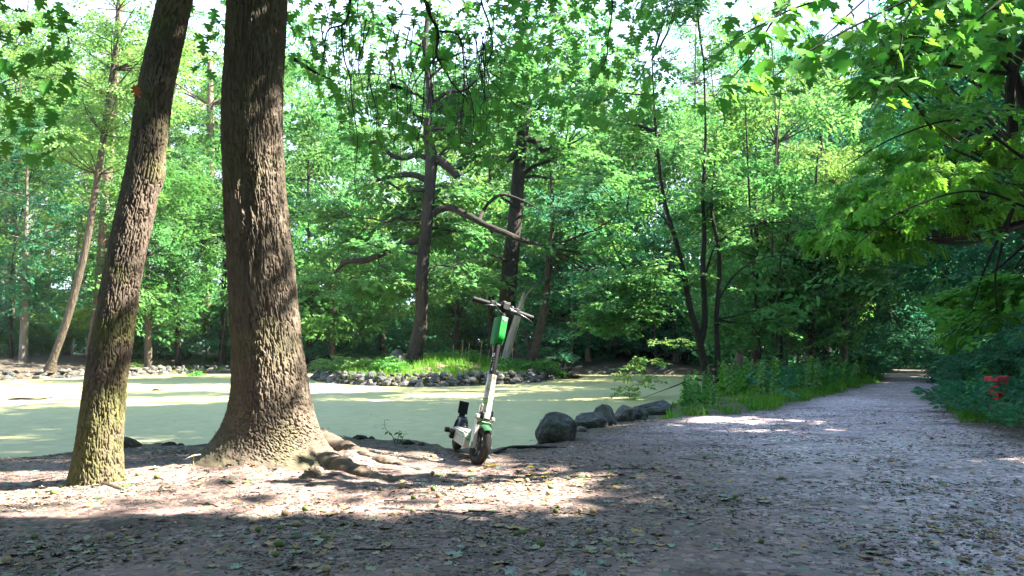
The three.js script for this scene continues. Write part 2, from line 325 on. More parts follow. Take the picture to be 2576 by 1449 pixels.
// pinnate leaf sprays, for the robinia and ash-like foliage
function pinnate(seed, fronds, pairs) {
  const r = rng(seed), out = { p: [], c: [], i: [] };
  for (let f = 0; f < fronds; f++) {
    const fm = mat4((r() - 0.5) * 0.3, (r() - 0.5) * 0.15, r() * 0.7, 0.25 + r() * 0.7, (r() - 0.5) * 2.6, (r() - 0.5) * 0.6, 0.36 + 0.2 * r()), q = 0.8 + 0.4 * r();
    for (let k = 0; k < pairs; k++) for (const s of [-1, 1]) leafQuad(1, 0.24, fm.clone().multiply(mat4(s * 0.02, 0, (k + 0.7) / pairs, (r() - 0.5) * 0.4, s * 1.25, 0, 0.30)), out, [q, q, q]);
  }
  return built(out);
}
const SPRAY = {
  beech: [1, 2, 3].map((k) => spray(100 + k, 26, 0.17, 0.30)), maple: [1, 2, 3].map((k) => spray(200 + k, 20, 0.22, 0.44, 0.38, 0.08, 0.4)), far: [1, 2, 3].map((k) => spray(300 + k, 24, 0.20, 0.34, 0.40, 0.16, 0.7)),
  herb: [1, 2].map((k) => spray(400 + k, 16, 0.24, 0.30, 0.22, 0.05, 0.5)), robinia: [1, 2].map((k) => pinnate(500 + k, 6, 7)),
};
// ---------------------------------------------------------------- where the sun comes through: gaps in the crowns, given as the places on the ground that they light
const GAPS = [];
function gap(px, py, rx, rz, h = 0) { const g = G(px, py, h); const k = h / SUN.y; GAPS.push([g.x - SUN.x * k, g.z - SUN.z * k, rx, rz, h]); }
gap(1380, 1250, 0.3, 0.3); gap(1720, 1196, 0.35, 0.08); gap(2330, 1075, 0.4, 0.02); gap(2520, 1145, 0.6, 0.1);
gap(460, 978, 2.0, 0.6, WATER); gap(1400, 1028, 1.0, 0.05, WATER);
gap(1190, 930, 1.2, 0.6, 0.35); gap(880, 925, 1.2, 0.7, 0.35); gap(400, 897, 2.0, 1.0, 0.4); gap(500, 905, 1.2, 1.2, 0.6); gap(780, 890, 1.2, 1.0, 0.4); gap(300, 905, 2, 0.8, 0.4);
gap(1950, 995, 0.4, 0.1); gap(2130, 965, 1.2, 0.7); gap(1950, 930, 1.2, 0.8, 0.6);
for (const [px, py, d, rx, rz] of [[2000, 130, 5.4, 0.8, 0.35], [2200, 60, 5.4, 0.7, 0.35], [2380, 40, 5.6, 0.5, 0.3], [1215, 900, 6.1, 0.85, 0.28], [1640, 480, 16.6, 0.9, 0.7], [1830, 620, 16.8, 0.7, 0.6], [1570, 790, 16.2, 0.7, 0.5], [1700, 250, 16.8, 1.0, 0.7], [1600, 940, 16.2, 0.6, 0.5], [1980, 900, 18, 1.2, 0.8], [2300, 480, 14, 0.9, 0.6], [2250, 560, 14, 0.6, 0.5], [1800, 400, 16.8, 0.7, 0.5]]) { const q = P(px, py, d), k = q.y / SUN.y; GAPS.push([q.x - SUN.x * k, q.z - SUN.z * k, rx, rz, q.y]); }
function sunnyAt(p) {                      // does the sunbeam through p land in one of the lit places?
  const k = p.y / SUN.y, x = p.x - SUN.x * k, z = p.z - SUN.z * k, d = -z;
  if (p.y > 0.9 && x > -4.3 && x < 0.95 && d > 4.02 && d < 6.5) {
    const right = 0.45 - 0.55 * sstep(4.2, 5.6, d) + 0.25 * ns(d * 3, 1), lo = 4.22 + 0.10 * ns(x * 1.7, 3) + 0.12 * sstep(-1.5, 0.4, x), hi = (x > -1.2 ? 5.15 : 6.3) + 0.15 * ns(x * 1.3, 8);
    if (x < right && d > lo && d < hi) {
      const shade = x < -2.3 ? ns(x * 0.9, d * 2.3, 21) > 0.02 : false;
      if (!shade) return true;
    }
  }
  for (const g of GAPS) { if (p.y < g[4] + 1.3) continue; const a = (x - g[0]) / g[2], b = (z - g[1]) / g[3]; if (a * a + b * b < 1) return true; }
  return false;
}
const OFFS = [[0, 0, 0], [0.42, 0, 0], [-0.42, 0, 0], [0, 0.1, 0.42], [0, -0.1, -0.42]], SP3 = V(0, 0, 0);
function sunny(p) { for (const [a, b, c] of OFFS) if (sunnyAt(SP3.set(p.x + a, p.y + b, p.z + c))) return true; return false; }
// ---------------------------------------------------------------- bark
function barkTex(seed, a, b, fx, fy, lichen) {
  const r = rng(seed);
  const f = (u, v) => { const U = Math.cos(u * 6.2832) * fx, W = Math.sin(u * 6.2832) * fx; return clamp(0.5 + 1.1 * fbm(U, W, v * fy + seed, 4)); };
  const map = dataTex(128, 512, (u, v, c) => { const k = f(u, v), q = sstep(0.12, 0.3, fbm(Math.cos(u * 6.28) * 1.2, Math.sin(u * 6.28) * 1.2, v * 5 + seed, 3)); for (let i = 0; i < 3; i++) c[i] = mix(mix(a[i], b[i], k), lichen[i], q * 0.6) + (r() - 0.5) * 0.06; }, true);
  const bump = dataTex(128, 512, (u, v, c) => { c[0] = c[1] = c[2] = f(u, v); });
  map.repeat.set(1, 0.5); bump.repeat.set(1, 0.5);
  return new THREE.MeshStandardMaterial({ map, bumpMap: bump, bumpScale: 0.03, roughness: 0.95 });
}
const BARK = {
  brown: barkTex(1, [0.20, 0.17, 0.14], [0.36, 0.31, 0.25], 3, 10, [0.31, 0.31, 0.2]), dark: barkTex(2, [0.10, 0.09, 0.08], [0.215, 0.18, 0.15], 3, 8, [0.19, 0.20, 0.12]),
  grey: barkTex(3, [0.34, 0.32, 0.28], [0.50, 0.46, 0.40], 1.5, 5, [0.42, 0.43, 0.33]), pale: barkTex(4, [0.48, 0.46, 0.42], [0.66, 0.62, 0.56], 2, 6, [0.46, 0.46, 0.38]), red: barkTex(5, [0.36, 0.28, 0.23], [0.56, 0.46, 0.39], 3, 9, [0.4, 0.39, 0.28]),
};
const TINT = new THREE.Color();
function foliage(name, geo, m, list, base, parent, seed, vary = 0.42) {
  const o = shadows(new THREE.InstancedMesh(geo, m, Math.max(1, list.length))), r = rng(seed), T = new THREE.Matrix4().makeTranslation(-base.x, -base.y, -base.z);
  list.forEach((M, k) => { o.setMatrixAt(k, M.premultiply(T)); const b = 1 - vary * 0.5 + vary * r(), y = (r() - 0.5) * vary; o.setColorAt(k, TINT.setRGB(b * (1 + y), b, b * (1 - y * 0.6))); });
  o.count = list.length; o.name = name; o.userData.kind = 'stuff'; o.frustumCulled = false; if (parent) parent.add(o); return o;
}
// one tier of foliage: sprays fanned out over a shallow dome
function clump(r, c, R, n, size, from, droop, list, keep) {
  for (let k = 0; k < n; k++) {
    const a = r() * 6.2832, q = R * Math.sqrt(r()), x = c.x + Math.cos(a) * q, z = c.z + Math.sin(a) * q, y = c.y + (r() - 0.5) * 0.38 * R - 0.3 * q * q / R;
    let ox = Math.cos(a) * q / R + 0.6 * (c.x - from.x) / (Math.abs(c.x - from.x) + Math.abs(c.z - from.z) + 0.3), oz = Math.sin(a) * q / R + 0.6 * (c.z - from.z) / (Math.abs(c.x - from.x) + Math.abs(c.z - from.z) + 0.3);
    const s = size * (0.7 + 0.6 * r()), yaw = Math.atan2(ox, oz) + (r() - 0.5) * 1.2, p = V(x, y, z);
    const pitch = droop + (r() - 0.5) * 0.7, roll = (r() - 0.5) * 0.9;
    if (keep && !keep(p)) continue;
    list.push(mat4(x - Math.sin(yaw) * s * 0.4, y, z - Math.cos(yaw) * s * 0.4, pitch, yaw, roll, s));
  }
}
// whole tiers as one geometry, for trees that stand far off
function tierGeo(src, seed, n, rel) {
  const r = rng(seed), list = [];
  for (let k = 0; k < n; k++) { const a = r() * 6.2832, q = Math.sqrt(r()), yaw = a + (r() - 0.5) * 1.2, s = rel * (0.7 + 0.6 * r()), g = src[Math.floor(r() * src.length)].clone(), c = g.attributes.color, b = 0.82 + 0.36 * r(); g.applyMatrix4(mat4(Math.cos(a) * q - Math.sin(yaw) * s * 0.4, (r() - 0.5) * 0.9 - 0.25 * q * q, Math.sin(a) * q - Math.cos(yaw) * s * 0.4, 0.2 + (r() - 0.5) * 1.1, yaw, (r() - 0.5) * 1.2, s)); for (let i = 0; i < c.array.length; i++) c.array[i] *= b; list.push(g); }
  return merge(list);
}
const TIER = { beech: [1, 2, 3].map((k) => tierGeo(SPRAY.beech, 600 + k, 20, 0.72)), far: [1, 2, 3].map((k) => tierGeo(SPRAY.far, 610 + k, 18, 0.74)) };
// trunk: world points; crown: ellipsoids [centre, rx, ry, rz, clumps]
function makeTree(o) {
  const r = rng(o.seed), base = o.trunk[0].clone(), t = thing(o.name || 'tree', o.label, 'tree', base, o.group), T = (g) => g.translate(-base.x, -base.y, -base.z);
  const trunkPts = o.trunk;
  if (!o.noTrunk) mesh('trunk', T(tube(trunkPts, o.radii, o.sides || 9, o.segs || 16)), o.bark, t);
  for (const [pts, rad, nm] of o.limbs || []) mesh(nm || 'limb', T(tube(pts, rad, 7, pts.length * 4)), o.bark, t);
  const list = [], twigs = [], skip = o.keep;
  const axis = o.limbs ? [trunkPts, ...o.limbs.map((l) => l[0])] : [trunkPts];
  for (const [c, rx, ry, rz, n, extra] of o.crown || []) for (let k = 0; k < n; k++) {
    let x, y, z; do { x = r() * 2 - 1; y = r() * 2 - 1; z = r() * 2 - 1; } while (x * x + y * y + z * z > 1);
    const q = Math.pow(x * x + y * y + z * z, -0.16), p = V(c.x + x * q * rx, c.y + y * q * ry, c.z + z * q * rz);
    if (p.y < (o.floor ?? 0.4)) p.y = (o.floor ?? 0.4) + r() * 0.5;
    const ks = (w) => (!skip || skip(w)) && !(sunny(w) && r() < 0.97);
    if (skip && !skip(p)) continue;
    // nearest place on the trunk or a limb, a little lower
    let best = null, bd = 1e9; for (const ax of axis) for (let i = 0; i < ax.length - 1; i++) for (const f of [0, 0.5, 1]) { const w = ax[i].clone().lerp(ax[i + 1], f), h = Math.hypot(w.x - p.x, w.z - p.z), d = Math.abs(w.y - (p.y - 0.45 * h)) * 1.3 + h; if (w.y < base.y + (o.bareTo ?? 1.2)) continue; if (d < bd) { bd = d; best = w; } }
    const R = (o.tier || 0.85) * (0.7 + 0.6 * r());
    if (o.tiers) list.push(mat4(p.x, p.y, p.z, (r() - 0.5) * 0.8, r() * 6.28, (r() - 0.5) * 0.8, R)); else clump(r, p, R, o.per || 16, o.size || 0.62, best || c, o.droop ?? 0.12, list, ks);
    if (best && !o.noTwigs && !sunny(p) && !sunny(best.clone().lerp(p, 0.6))) { const mid = best.clone().lerp(p, 0.55); mid.y -= 0.04 * bd; mid.x += (r() - 0.5) * 0.12 * bd; mid.z += (r() - 0.5) * 0.12 * bd; const d = best.distanceTo(p), r0 = Math.min(0.012 + 0.009 * d, o.radii[o.radii.length - 1] * 2); twigs.push(tube([best, mid, p], [r0, r0 * 0.6, 0.006], 4, 4, false)); }
  }
  if (twigs.length) { const b = mesh('branches', T(join(twigs)), o.bark, t); b.userData.kind = 'stuff'; }
  if (list.length) foliage('crown', o.spray, o.leaf, list, base, t, o.seed + 9, o.vary);
  return t;
}
// ---------------------------------------------------------------- the two near trunks
function barkedTrunk(pts, radii, around, rows, flare, relief, tint) {
  // rows: heights along the axis (0..1); relief(theta, arc, x, y, z) in metres
  const curve = new THREE.CatmullRomCurve3(pts, false, 'centripetal'), L = curve.getLength(), pos = [], col = [], idx = [], c3 = [0, 0, 0];
  let N = V(1, 0, 0);
  rows.forEach((t) => {
    const c = curve.getPointAt(t), T = curve.getTangentAt(t); N.addScaledVector(T, -N.dot(T)).normalize(); const B = T.clone().cross(N);
    const k = t * (radii.length - 1), a = Math.min(radii.length - 2, Math.floor(k)), r0 = mix(radii[a], radii[a + 1], k - a), arc = t * L;
    for (let j = 0; j < around; j++) {
      const th = j / around * Math.PI * 2, cx = Math.cos(th), sx = Math.sin(th), r = r0 + flare(th, arc), e = relief(cx * r, arc, sx * r, th);
      const q = r + e, p = V(c.x + (N.x * cx + B.x * sx) * q, c.y + (N.y * cx + B.y * sx) * q, c.z + (N.z * cx + B.z * sx) * q);
      pos.push(p.x, p.y, p.z); tint(p, arc, th, e, c3); col.push(c3[0], c3[1], c3[2]);
    }
  });
  for (let i = 0; i < rows.length - 1; i++) for (let j = 0; j < around; j++) { const a = i * around + j, b = i * around + (j + 1) % around, c = a + around, d = b + around; idx.push(a, b, c, b, d, c); }
  const g = new THREE.BufferGeometry(); g.setAttribute('position', new THREE.Float32BufferAttribute(pos, 3)); g.setAttribute('color', new THREE.Float32BufferAttribute(col, 3)); g.setIndex(idx); g.computeVertexNormals(); return g;
}
const barkVC = new THREE.MeshStandardMaterial({ vertexColors: true, roughness: 0.92 });
const rowsTo = (fine, n, m) => [...Array(n).keys()].map((i) => fine * i / n).concat([...Array(m + 1).keys()].map((i) => fine + (1 - fine) * i / m));

// hanging twigs and lobed leaves of the near branches
function lobed(outline, len, curl, fold) {
  const s = new THREE.Shape(outline.map(([x, y]) => new THREE.Vector2(x, y))), g = new THREE.ShapeGeometry(s), p = g.attributes.position;
  for (let i = 0; i < p.count; i++) { const x = p.getX(i), y = p.getY(i); p.setXYZ(i, x * len, (Math.abs(x) * fold - curl * y * y) * len, y * len); }
  g.deleteAttribute('uv'); g.computeVertexNormals(); return colorAll(g, 1, 1, 1);
}
const half = (pts) => [...pts, ...pts.slice(1, -1).reverse().map(([x, y]) => [-x, y])];
const OAK_LEAF = half([[0, 0], [0.07, 0.10], [0.22, 0.13], [0.30, 0.24], [0.12, 0.32], [0.34, 0.40], [0.40, 0.55], [0.14, 0.56], [0.32, 0.68], [0.30, 0.80], [0.10, 0.76], [0.08, 0.92], [0, 1]]);
const MAPLE_LEAF = half([[0, 0], [0.12, -0.06], [0.34, 0.02], [0.28, 0.16], [0.55, 0.30], [0.44, 0.42], [0.52, 0.58], [0.30, 0.52], [0.20, 0.56], [0.24, 0.74], [0.12, 0.78], [0, 1.0]]);
const oakLeafGeo = [0, 1, 2].map((k) => lobed(OAK_LEAF, 1, 0.10 + 0.12 * k, 0.12 + 0.1 * k)), mapleLeafGeo = [0, 1, 2].map((k) => lobed(MAPLE_LEAF, 1, 0.08 + 0.14 * k, 0.18 - 0.1 * k));
const tinted = (m, f) => { const c = m.clone(); c.color = m.color.clone(); c.color.r *= f[0]; c.color.g *= f[1]; c.color.b *= f[2]; return c; };
const oakLeafMat = [tinted(LEAF.oak, [1, 1, 1]), tinted(LEAF.oak, [0.75, 0.85, 0.9]), tinted(LEAF.oak, [1.25, 1.1, 0.9])], mapleLeafMat = [tinted(LEAF.maple, [1, 1, 1]), tinted(LEAF.maple, [0.7, 0.85, 1]), tinted(LEAF.maple, [1.3, 1.1, 0.8])];

// the red-oak trunk in the middle, with roots and hanging branches
{
  const b = OAK, tw = thing('oak_tree', 'thick furrowed tree trunk with spreading roots between the leaning trunk and the scooter', 'tree', V(b.x, 0, b.z));
  const top = P(652, -20, b.z * -1 + 0.05);
  const pts = [V(b.x, -0.06, b.z), V(b.x - 0.005, 0.5, b.z), V(mix(b.x, top.x, 0.35) - 0.03, 1.4, b.z), V(top.x - 0.01, 2.5, b.z), V(top.x, 3.4, b.z), V(top.x + 0.1, 6, b.z - 0.1), V(top.x + 0.3, 9.5, b.z - 0.3), V(top.x + 0.3, 12.5, b.z)].map((p) => p.sub(V(b.x, 0, b.z)));
  const roots = [[-0.15, 1.0, 0.20], [0.75, 0.7, 0.05], [2.2, 1.0, 0.10], [3.05, 1.1, 0.20], [3.9, 0.8, 0.22], [4.6, 0.6, 0.10], [5.35, 0.8, 0.24]];
  const flare = (th, y) => { let f = 0.20 * Math.exp(-y / 0.22) + 0.05 * Math.exp(-y / 0.6); for (const [a, s, w] of roots) { let d = Math.abs(((th - a + Math.PI * 3) % (Math.PI * 2)) - Math.PI); f += (0.07 + w) * Math.exp(-d * d * 5.0) * Math.exp(-y / (0.17 * s)); } return f + 0.012 * ns(Math.cos(th) * 1.5, y * 1.5, Math.sin(th) * 1.5); };
  const relief = (x, y, z, th) => {
    const w = 0.5 * ns(x * 12, y * 5, z * 12), sm = sstep(0.02, 0.28, y + 0.12 * ns(Math.cos(th) * 2, Math.sin(th) * 2, 1)), q = ns(x * 70 + w, y * 5 + w, z * 70 - w), q2 = ns(x * 118 + 7, y * 11, z * 118 + w);
    const lumps = 0.014 * ns(x * 16, y * 16, z * 16) + 0.008 * ns(x * 38, y * 38, z * 38);
    // the old wound on the sunny side
    const ws = Math.exp(-(((th - 4.75) * 2.6) ** 2)) * sstep(1.3, 1.6, y) * (1 - sstep(2.15, 2.35, y));
    return sm * (-0.019 * Math.exp(-(q * q) / 0.008) - 0.006 * Math.exp(-(q2 * q2) / 0.010) + 0.004 * (ns(x * 40, y * 18, z * 40) > 0.1 ? 1 : 0)) + (1 - sm) * lumps + 0.002 * ns(x * 120, y * 60, z * 120) - 0.02 * ws * clamp(0.5 + ns(x * 20, y * 5, z * 20) * 2);
  };
  const tint = (p, y, th, e, c) => {
    const k = 0.9 + 0.5 * fbm(p.x * 6, p.y * 2, p.z * 6, 4) + 0.25 * ns(p.x * 50, p.y * 18, p.z * 50), m = sstep(0.02, 0.28, fbm(p.x * 3 + 4, p.y * 2.2, p.z * 3, 4) + 0.06 * sstep(0.9, 0.2, Math.abs(y - 0.35))) * 0.5;
    c[0] = mix(0.118 * k, 0.105, m) ; c[1] = mix(0.092 * k, 0.098, m); c[2] = mix(0.067 * k, 0.048, m);
  };
  mesh('trunk', barkedTrunk(pts, [0.250, 0.236, 0.225, 0.218, 0.212, 0.206, 0.2, 0.195, 0.185, 0.175, 0.16, 0.13], 360, rowsTo(3.7 / 12.6, 720, 50), flare, relief, tint), barkVC, tw);
  // roots running out over the ground
  const rootCol = (g, s) => { const p = g.attributes.position, a = new Float32Array(p.count * 3); for (let i = 0; i < p.count; i++) { const x = p.getX(i), y = p.getY(i), z = p.getZ(i), k = 0.80 + 0.9 * fbm(x * 9, y * 9, z * 9 + s, 5), q = 0.035 * fbm(x * 7, y * 7, z * 7 + s, 4) + 0.010 * fbm(x * 22, y * 70, z * 70 + s, 2) - 0.010 * Math.exp(-(ns(x * 12, y * 50, z * 50 + s) ** 2) / 0.02), n = g.attributes.normal; p.setXYZ(i, x + n.getX(i) * q, y + n.getY(i) * q, z + n.getZ(i) * q); a.set([0.150 * k, 0.112 * k, 0.082 * k], i * 3); } g.setAttribute('color', new THREE.BufferAttribute(a, 3)); g.computeVertexNormals(); return g; };
  const rootFrom = (pts, rad, s) => mesh('root', rootCol(tube(pts.map(([px, py, h]) => { const g = G(px, py, 0); g.y = groundH(g.x, g.z) + h; return g.sub(V(b.x, 0, b.z)); }), rad, 22, 110), s), barkVC, tw);
  rootFrom([[740, 1142, 0.08], [815, 1143, 0.0], [870, 1153, -0.02], [930, 1166, -0.018], [1000, 1177, -0.02], [1080, 1186, -0.03]], [0.18, 0.125, 0.08, 0.055, 0.04, 0.02], 1);
  rootFrom([[725, 1165, 0.03], [800, 1177, -0.02], [870, 1192, -0.025], [945, 1205, -0.025], [1022, 1213, -0.035]], [0.18, 0.12, 0.08, 0.055, 0.025], 2);
  rootFrom([[905, 1198, -0.02], [930, 1190, -0.015], [975, 1190, -0.02]], [0.04, 0.03, 0.012], 7);
  rootFrom([[850, 1150, -0.02], [900, 1146, -0.012], [960, 1146, -0.02], [1010, 1150, -0.03]], [0.06, 0.035, 0.025, 0.012], 8);
  rootFrom([[640, 1160, 0.0], [570, 1163, -0.03], [510, 1160, -0.03], [440, 1160, -0.05]], [0.18, 0.11, 0.06, 0.02], 3);
  rootFrom([[665, 1196, -0.02], [640, 1204, -0.008], [590, 1210, -0.012], [550, 1208, -0.03]], [0.05, 0.03, 0.02, 0.01], 9);
  rootFrom([[770, 1214, -0.05], [781, 1208, 0.0], [795, 1206, 0.005], [808, 1211, -0.05]], [0.03, 0.05, 0.05, 0.03], 6);
  // big limb overhead that carries the hanging branches
  const B = V(b.x, 0, b.z), limb = [V(top.x + 0.05, 4.6, b.z), V(-0.9, 5.0, -6.0), V(0.1, 5.0, -6.8), V(1.2, 4.8, -7.4)];
  const loc = (p) => p.clone().sub(B), dk = BARK.dark;
  mesh('limb', tube(limb.map(loc), [0.12, 0.08, 0.05, 0.02], 8, 16), dk, tw);
  const limb2 = [V(top.x - 0.05, 4.2, b.z), V(-2.6, 4.4, -6.2), V(-3.8, 4.2, -6.8)]; mesh('limb', tube(limb2.map(loc), [0.10, 0.06, 0.02], 8, 12), dk, tw);
  const r = rng(77), twigs = [], leafAt = [], late = [];
  const hang = (pts, d0, r0, leafy, r1 = 0.0025) => { const q = pts.map(([x, y], i) => P(x, y, d0 + 0.1 * Math.sin(i * 1.7 + x))); twigs.push(tube(q.map(loc), [r0, r1], 5, pts.length * 4, false)); if (leafy) for (let i = 1; i < q.length; i++) for (let k = 0; k < leafy; k++) leafAt.push(q[i - 1].clone().lerp(q[i], r())); return q; };
  hang([[1060, -140], [1071, 0], [1082, 37], [1101, 78], [1099, 141], [1119, 174], [1138, 211], [1166, 241], [1180, 263]], 7.0, 0.024, 1);
  hang([[1101, 78], [1153, 89], [1166, 148], [1166, 244], [1160, 296], [1158, 370]], 7.0, 0.011, 0);
  hang([[1099, 141], [1070, 172], [1040, 215], [1030, 300]], 7.0, 0.010, 0);
  hang([[895, -120], [881, 0], [877, 33], [860, 63], [827, 74], [816, 122], [805, 180]], 6.6, 0.016, 1);
  hang([[860, 63], [860, 93], [866, 148], [880, 193], [886, 259], [899, 352], [892, 463], [905, 510]], 6.6, 0.009, 0);
  hang([[1110, 150], [1075, 170], [1062, 296], [1048, 370], [1054, 460]], 7.1, 0.008, 0);
  hang([[1215, -100], [1210, 0], [1230, 60], [1240, 120], [1225, 180], [1262, 230], [1330, 290]], 7.3, 0.011, 1);
  hang([[1500, -100], [1540, 0], [1530, 90], [1520, 160], [1480, 200], [1410, 205]], 7.6, 0.010, 2);
  hang([[742, 150], [800, 186], [850, 206]], 7.2, 0.02, 0); hang([[985, 216], [1010, 222], [1045, 240]], 7.6, 0.03, 0);
  for (let k = 0; k < 44; k++) {           // thin whips
    let x = 770 + 480 * r(), y = -30 + 190 * Math.pow(r(), 0.8); const pts = [[x, y]], n = 4 + Math.floor(r() * 4);
    for (let i = 0; i < n; i++) { x += (r() - 0.5) * 30; y += 25 + 38 * r(); pts.push([x, y]); }
    hang(pts, 6.3 + 1.6 * r(), 0.004 + 0.003 * r(), 0, 0.0015); const e = pts[pts.length - 1]; for (let j = 0; j < 4; j++) late.push(P(e[0] + (r() - 0.5) * 40, e[1] + (r() - 0.7) * 60, 7 + r()));
  }
  const tg = mesh('twigs', join(twigs), dk, tw); tg.userData.kind = 'stuff';
  // leaves of the hanging branches: the largest are single parts, the rest one mass
  const cloud = (n, x0, x1, y0, y1, d0, d1) => { for (let k = 0; k < n; k++) leafAt.push(P(mix(x0, x1, r()), mix(y0, y1, Math.pow(r(), 1.25)), mix(d0, d1, r()))); };
  cloud(150, 1240, 1640, -20, 330, 6.6, 8.6); cloud(90, 740, 1240, -20, 190, 6.4, 8.4); cloud(25, 1180, 1300, 200, 400, 6.8, 7.8); cloud(45, -30, 190, 140, 400, 5.4, 6.6); cloud(20, 470, 575, -20, 190, 6.6, 8);
  const rest = [];
  const put = (p, i) => { const s = 0.10 + 0.055 * r(), M = mat4(p.x, p.y, p.z, 0.5 + (r() - 0.5) * 1.5, r() * 6.28, (r() - 0.5) * 1.2, s); return M; };
  leafAt.slice(0, 300).forEach((p, i) => { const o = mesh('leaf', oakLeafGeo[i % 3], oakLeafMat[Math.floor(r() * 3)], tw); put(loc(p), i).decompose(o.position, o.quaternion, o.scale); });
  leafAt.slice(300).concat(late).forEach((p, i) => rest.push(put(p, i)));
  for (let k = 0; k < 900; k++) { // leafy mass behind and above
    const zone = r(), p = zone < 0.55 ? P(mix(1230, 1680, r()), mix(-160, 300, Math.pow(r(), 1.5)), mix(7.4, 10, r())) : zone < 0.85 ? P(mix(720, 1250, r()), mix(-160, 170, Math.pow(r(), 1.4)), mix(7, 10, r())) : P(mix(-80, 170, r()), mix(-100, 360, r()), mix(5.6, 7.5, r()));
    rest.push(put(p, k));
  }
  foliage('leaf_mass', oakLeafGeo[1], LEAF.oak, rest, B, tw, 5, 0.5);
  const crown = []; const rr = rng(99);
  for (let k = 0; k < 70; k++) { const p = V(top.x + (rr() - 0.5) * 8.5, 5.6 + rr() * 6.5, b.z + (rr() - 0.5) * 8); const R = 0.9; clump(rr, p, R, 14, 0.7, V(top.x, 6, b.z), 0.15, crown, (w) => { const s = screen(w); return !(s && s.y > -40) && !(sunny(w)) && w.x < 0.2; }); }
  foliage('crown', SPRAY.maple[0], LEAF.oak, crown, B, tw, 6);
}
// the leaning trunk on the left
{
  const b = LEFT_TREE, dp = -b.z, tw = thing('leaning_tree', 'slimmer scaly trunk leaning right, mossy at its foot', 'tree', V(b.x, 0, b.z)), B = V(b.x, 0, b.z);
  const q = (x, y, dd = 0) => P(x, y, dp + dd).sub(B);
  const pts = [q(240, 1240), q(254, 1060), q(282, 850), q(318, 640, 0.02), q(360, 440, 0.05), q(392, 230, 0.1), q(440, 0, 0.15), q(520, -330, 0.2), q(610, -800, 0.3), q(690, -1400, 0.4)];
  const flare = (th, y) => 0.055 * Math.exp(-y / 0.13) + 0.010 * ns(Math.cos(th) * 1.3, y * 2.2, Math.sin(th) * 1.3) + 0.02 * Math.exp(-(((y - 2.05) / 0.09) ** 2)) * Math.max(0, Math.cos(th - 0.3));
  const relief = (x, y, z) => {
    const w = 0.6 * ns(x * 20, y * 14, z * 20), q1 = ns(x * 72 + w, y * 9 + w, z * 72 - w), q2 = ns(x * 50 + 11, y * 46 + w, z * 50), plate = ns(Math.floor(x * 26 + w) + 0.5, Math.floor(y * 16 + w) + 0.5, Math.floor(z * 26) + 0.5);
    return -0.015 * Math.exp(-(q1 * q1) / 0.008) - 0.004 * Math.exp(-(q2 * q2) / 0.008) + 0.004 * plate + 0.0025 * ns(x * 90, y * 70, z * 90);
  };
  const tint = (p, y, th, e, c) => {
    const k = 0.85 + 0.55 * fbm(p.x * 8, p.y * 5, p.z * 8, 4) + 0.25 * ns(p.x * 60, p.y * 50, p.z * 60), m = sstep(-0.05, 0.35, fbm(p.x * 4 + 2, p.y * 3, p.z * 4, 4) + 0.28 * sstep(0.95, 0.45, y) + 0.25 * Math.exp(-(((y - 1.05) / 0.13) ** 2)));
    c[0] = mix(0.116 * k, 0.10, m * 0.7); c[1] = mix(0.088 * k, 0.105, m * 0.7); c[2] = mix(0.064 * k, 0.032, m * 0.85);
  };
  mesh('trunk', barkedTrunk(pts, [0.134, 0.124, 0.117, 0.112, 0.108, 0.105, 0.102, 0.098, 0.09, 0.08, 0.055], 230, rowsTo(0.52, 620, 50), flare, relief, tint), barkVC, tw);
  const rg = tube([[165, 1236], [200, 1232], [245, 1229], [300, 1236], [330, 1245]].map(([x, y]) => { const g = G(x, y, 0); g.y = groundH(g.x, g.z) - 0.004; return g.sub(B); }), [0.006, 0.015, 0.018, 0.014, 0.004], 8, 24);
  mesh('root', rg, BARK.brown, tw);
  const list = [], r = rng(31);
  for (let k = 0; k < 40; k++) clump(r, P(620, -900, dp).add(V((r() - 0.5) * 5, (r() - 0.4) * 4, (r() - 0.5) * 5)), 0.8, 12, 0.6, P(600, -900, dp), 0.1, list, (w) => { const s = screen(w); return !(s && s.y > -40) && !sunny(w); });
  foliage('crown', SPRAY.maple[1], LEAF.forest, list, B, tw, 3);
}
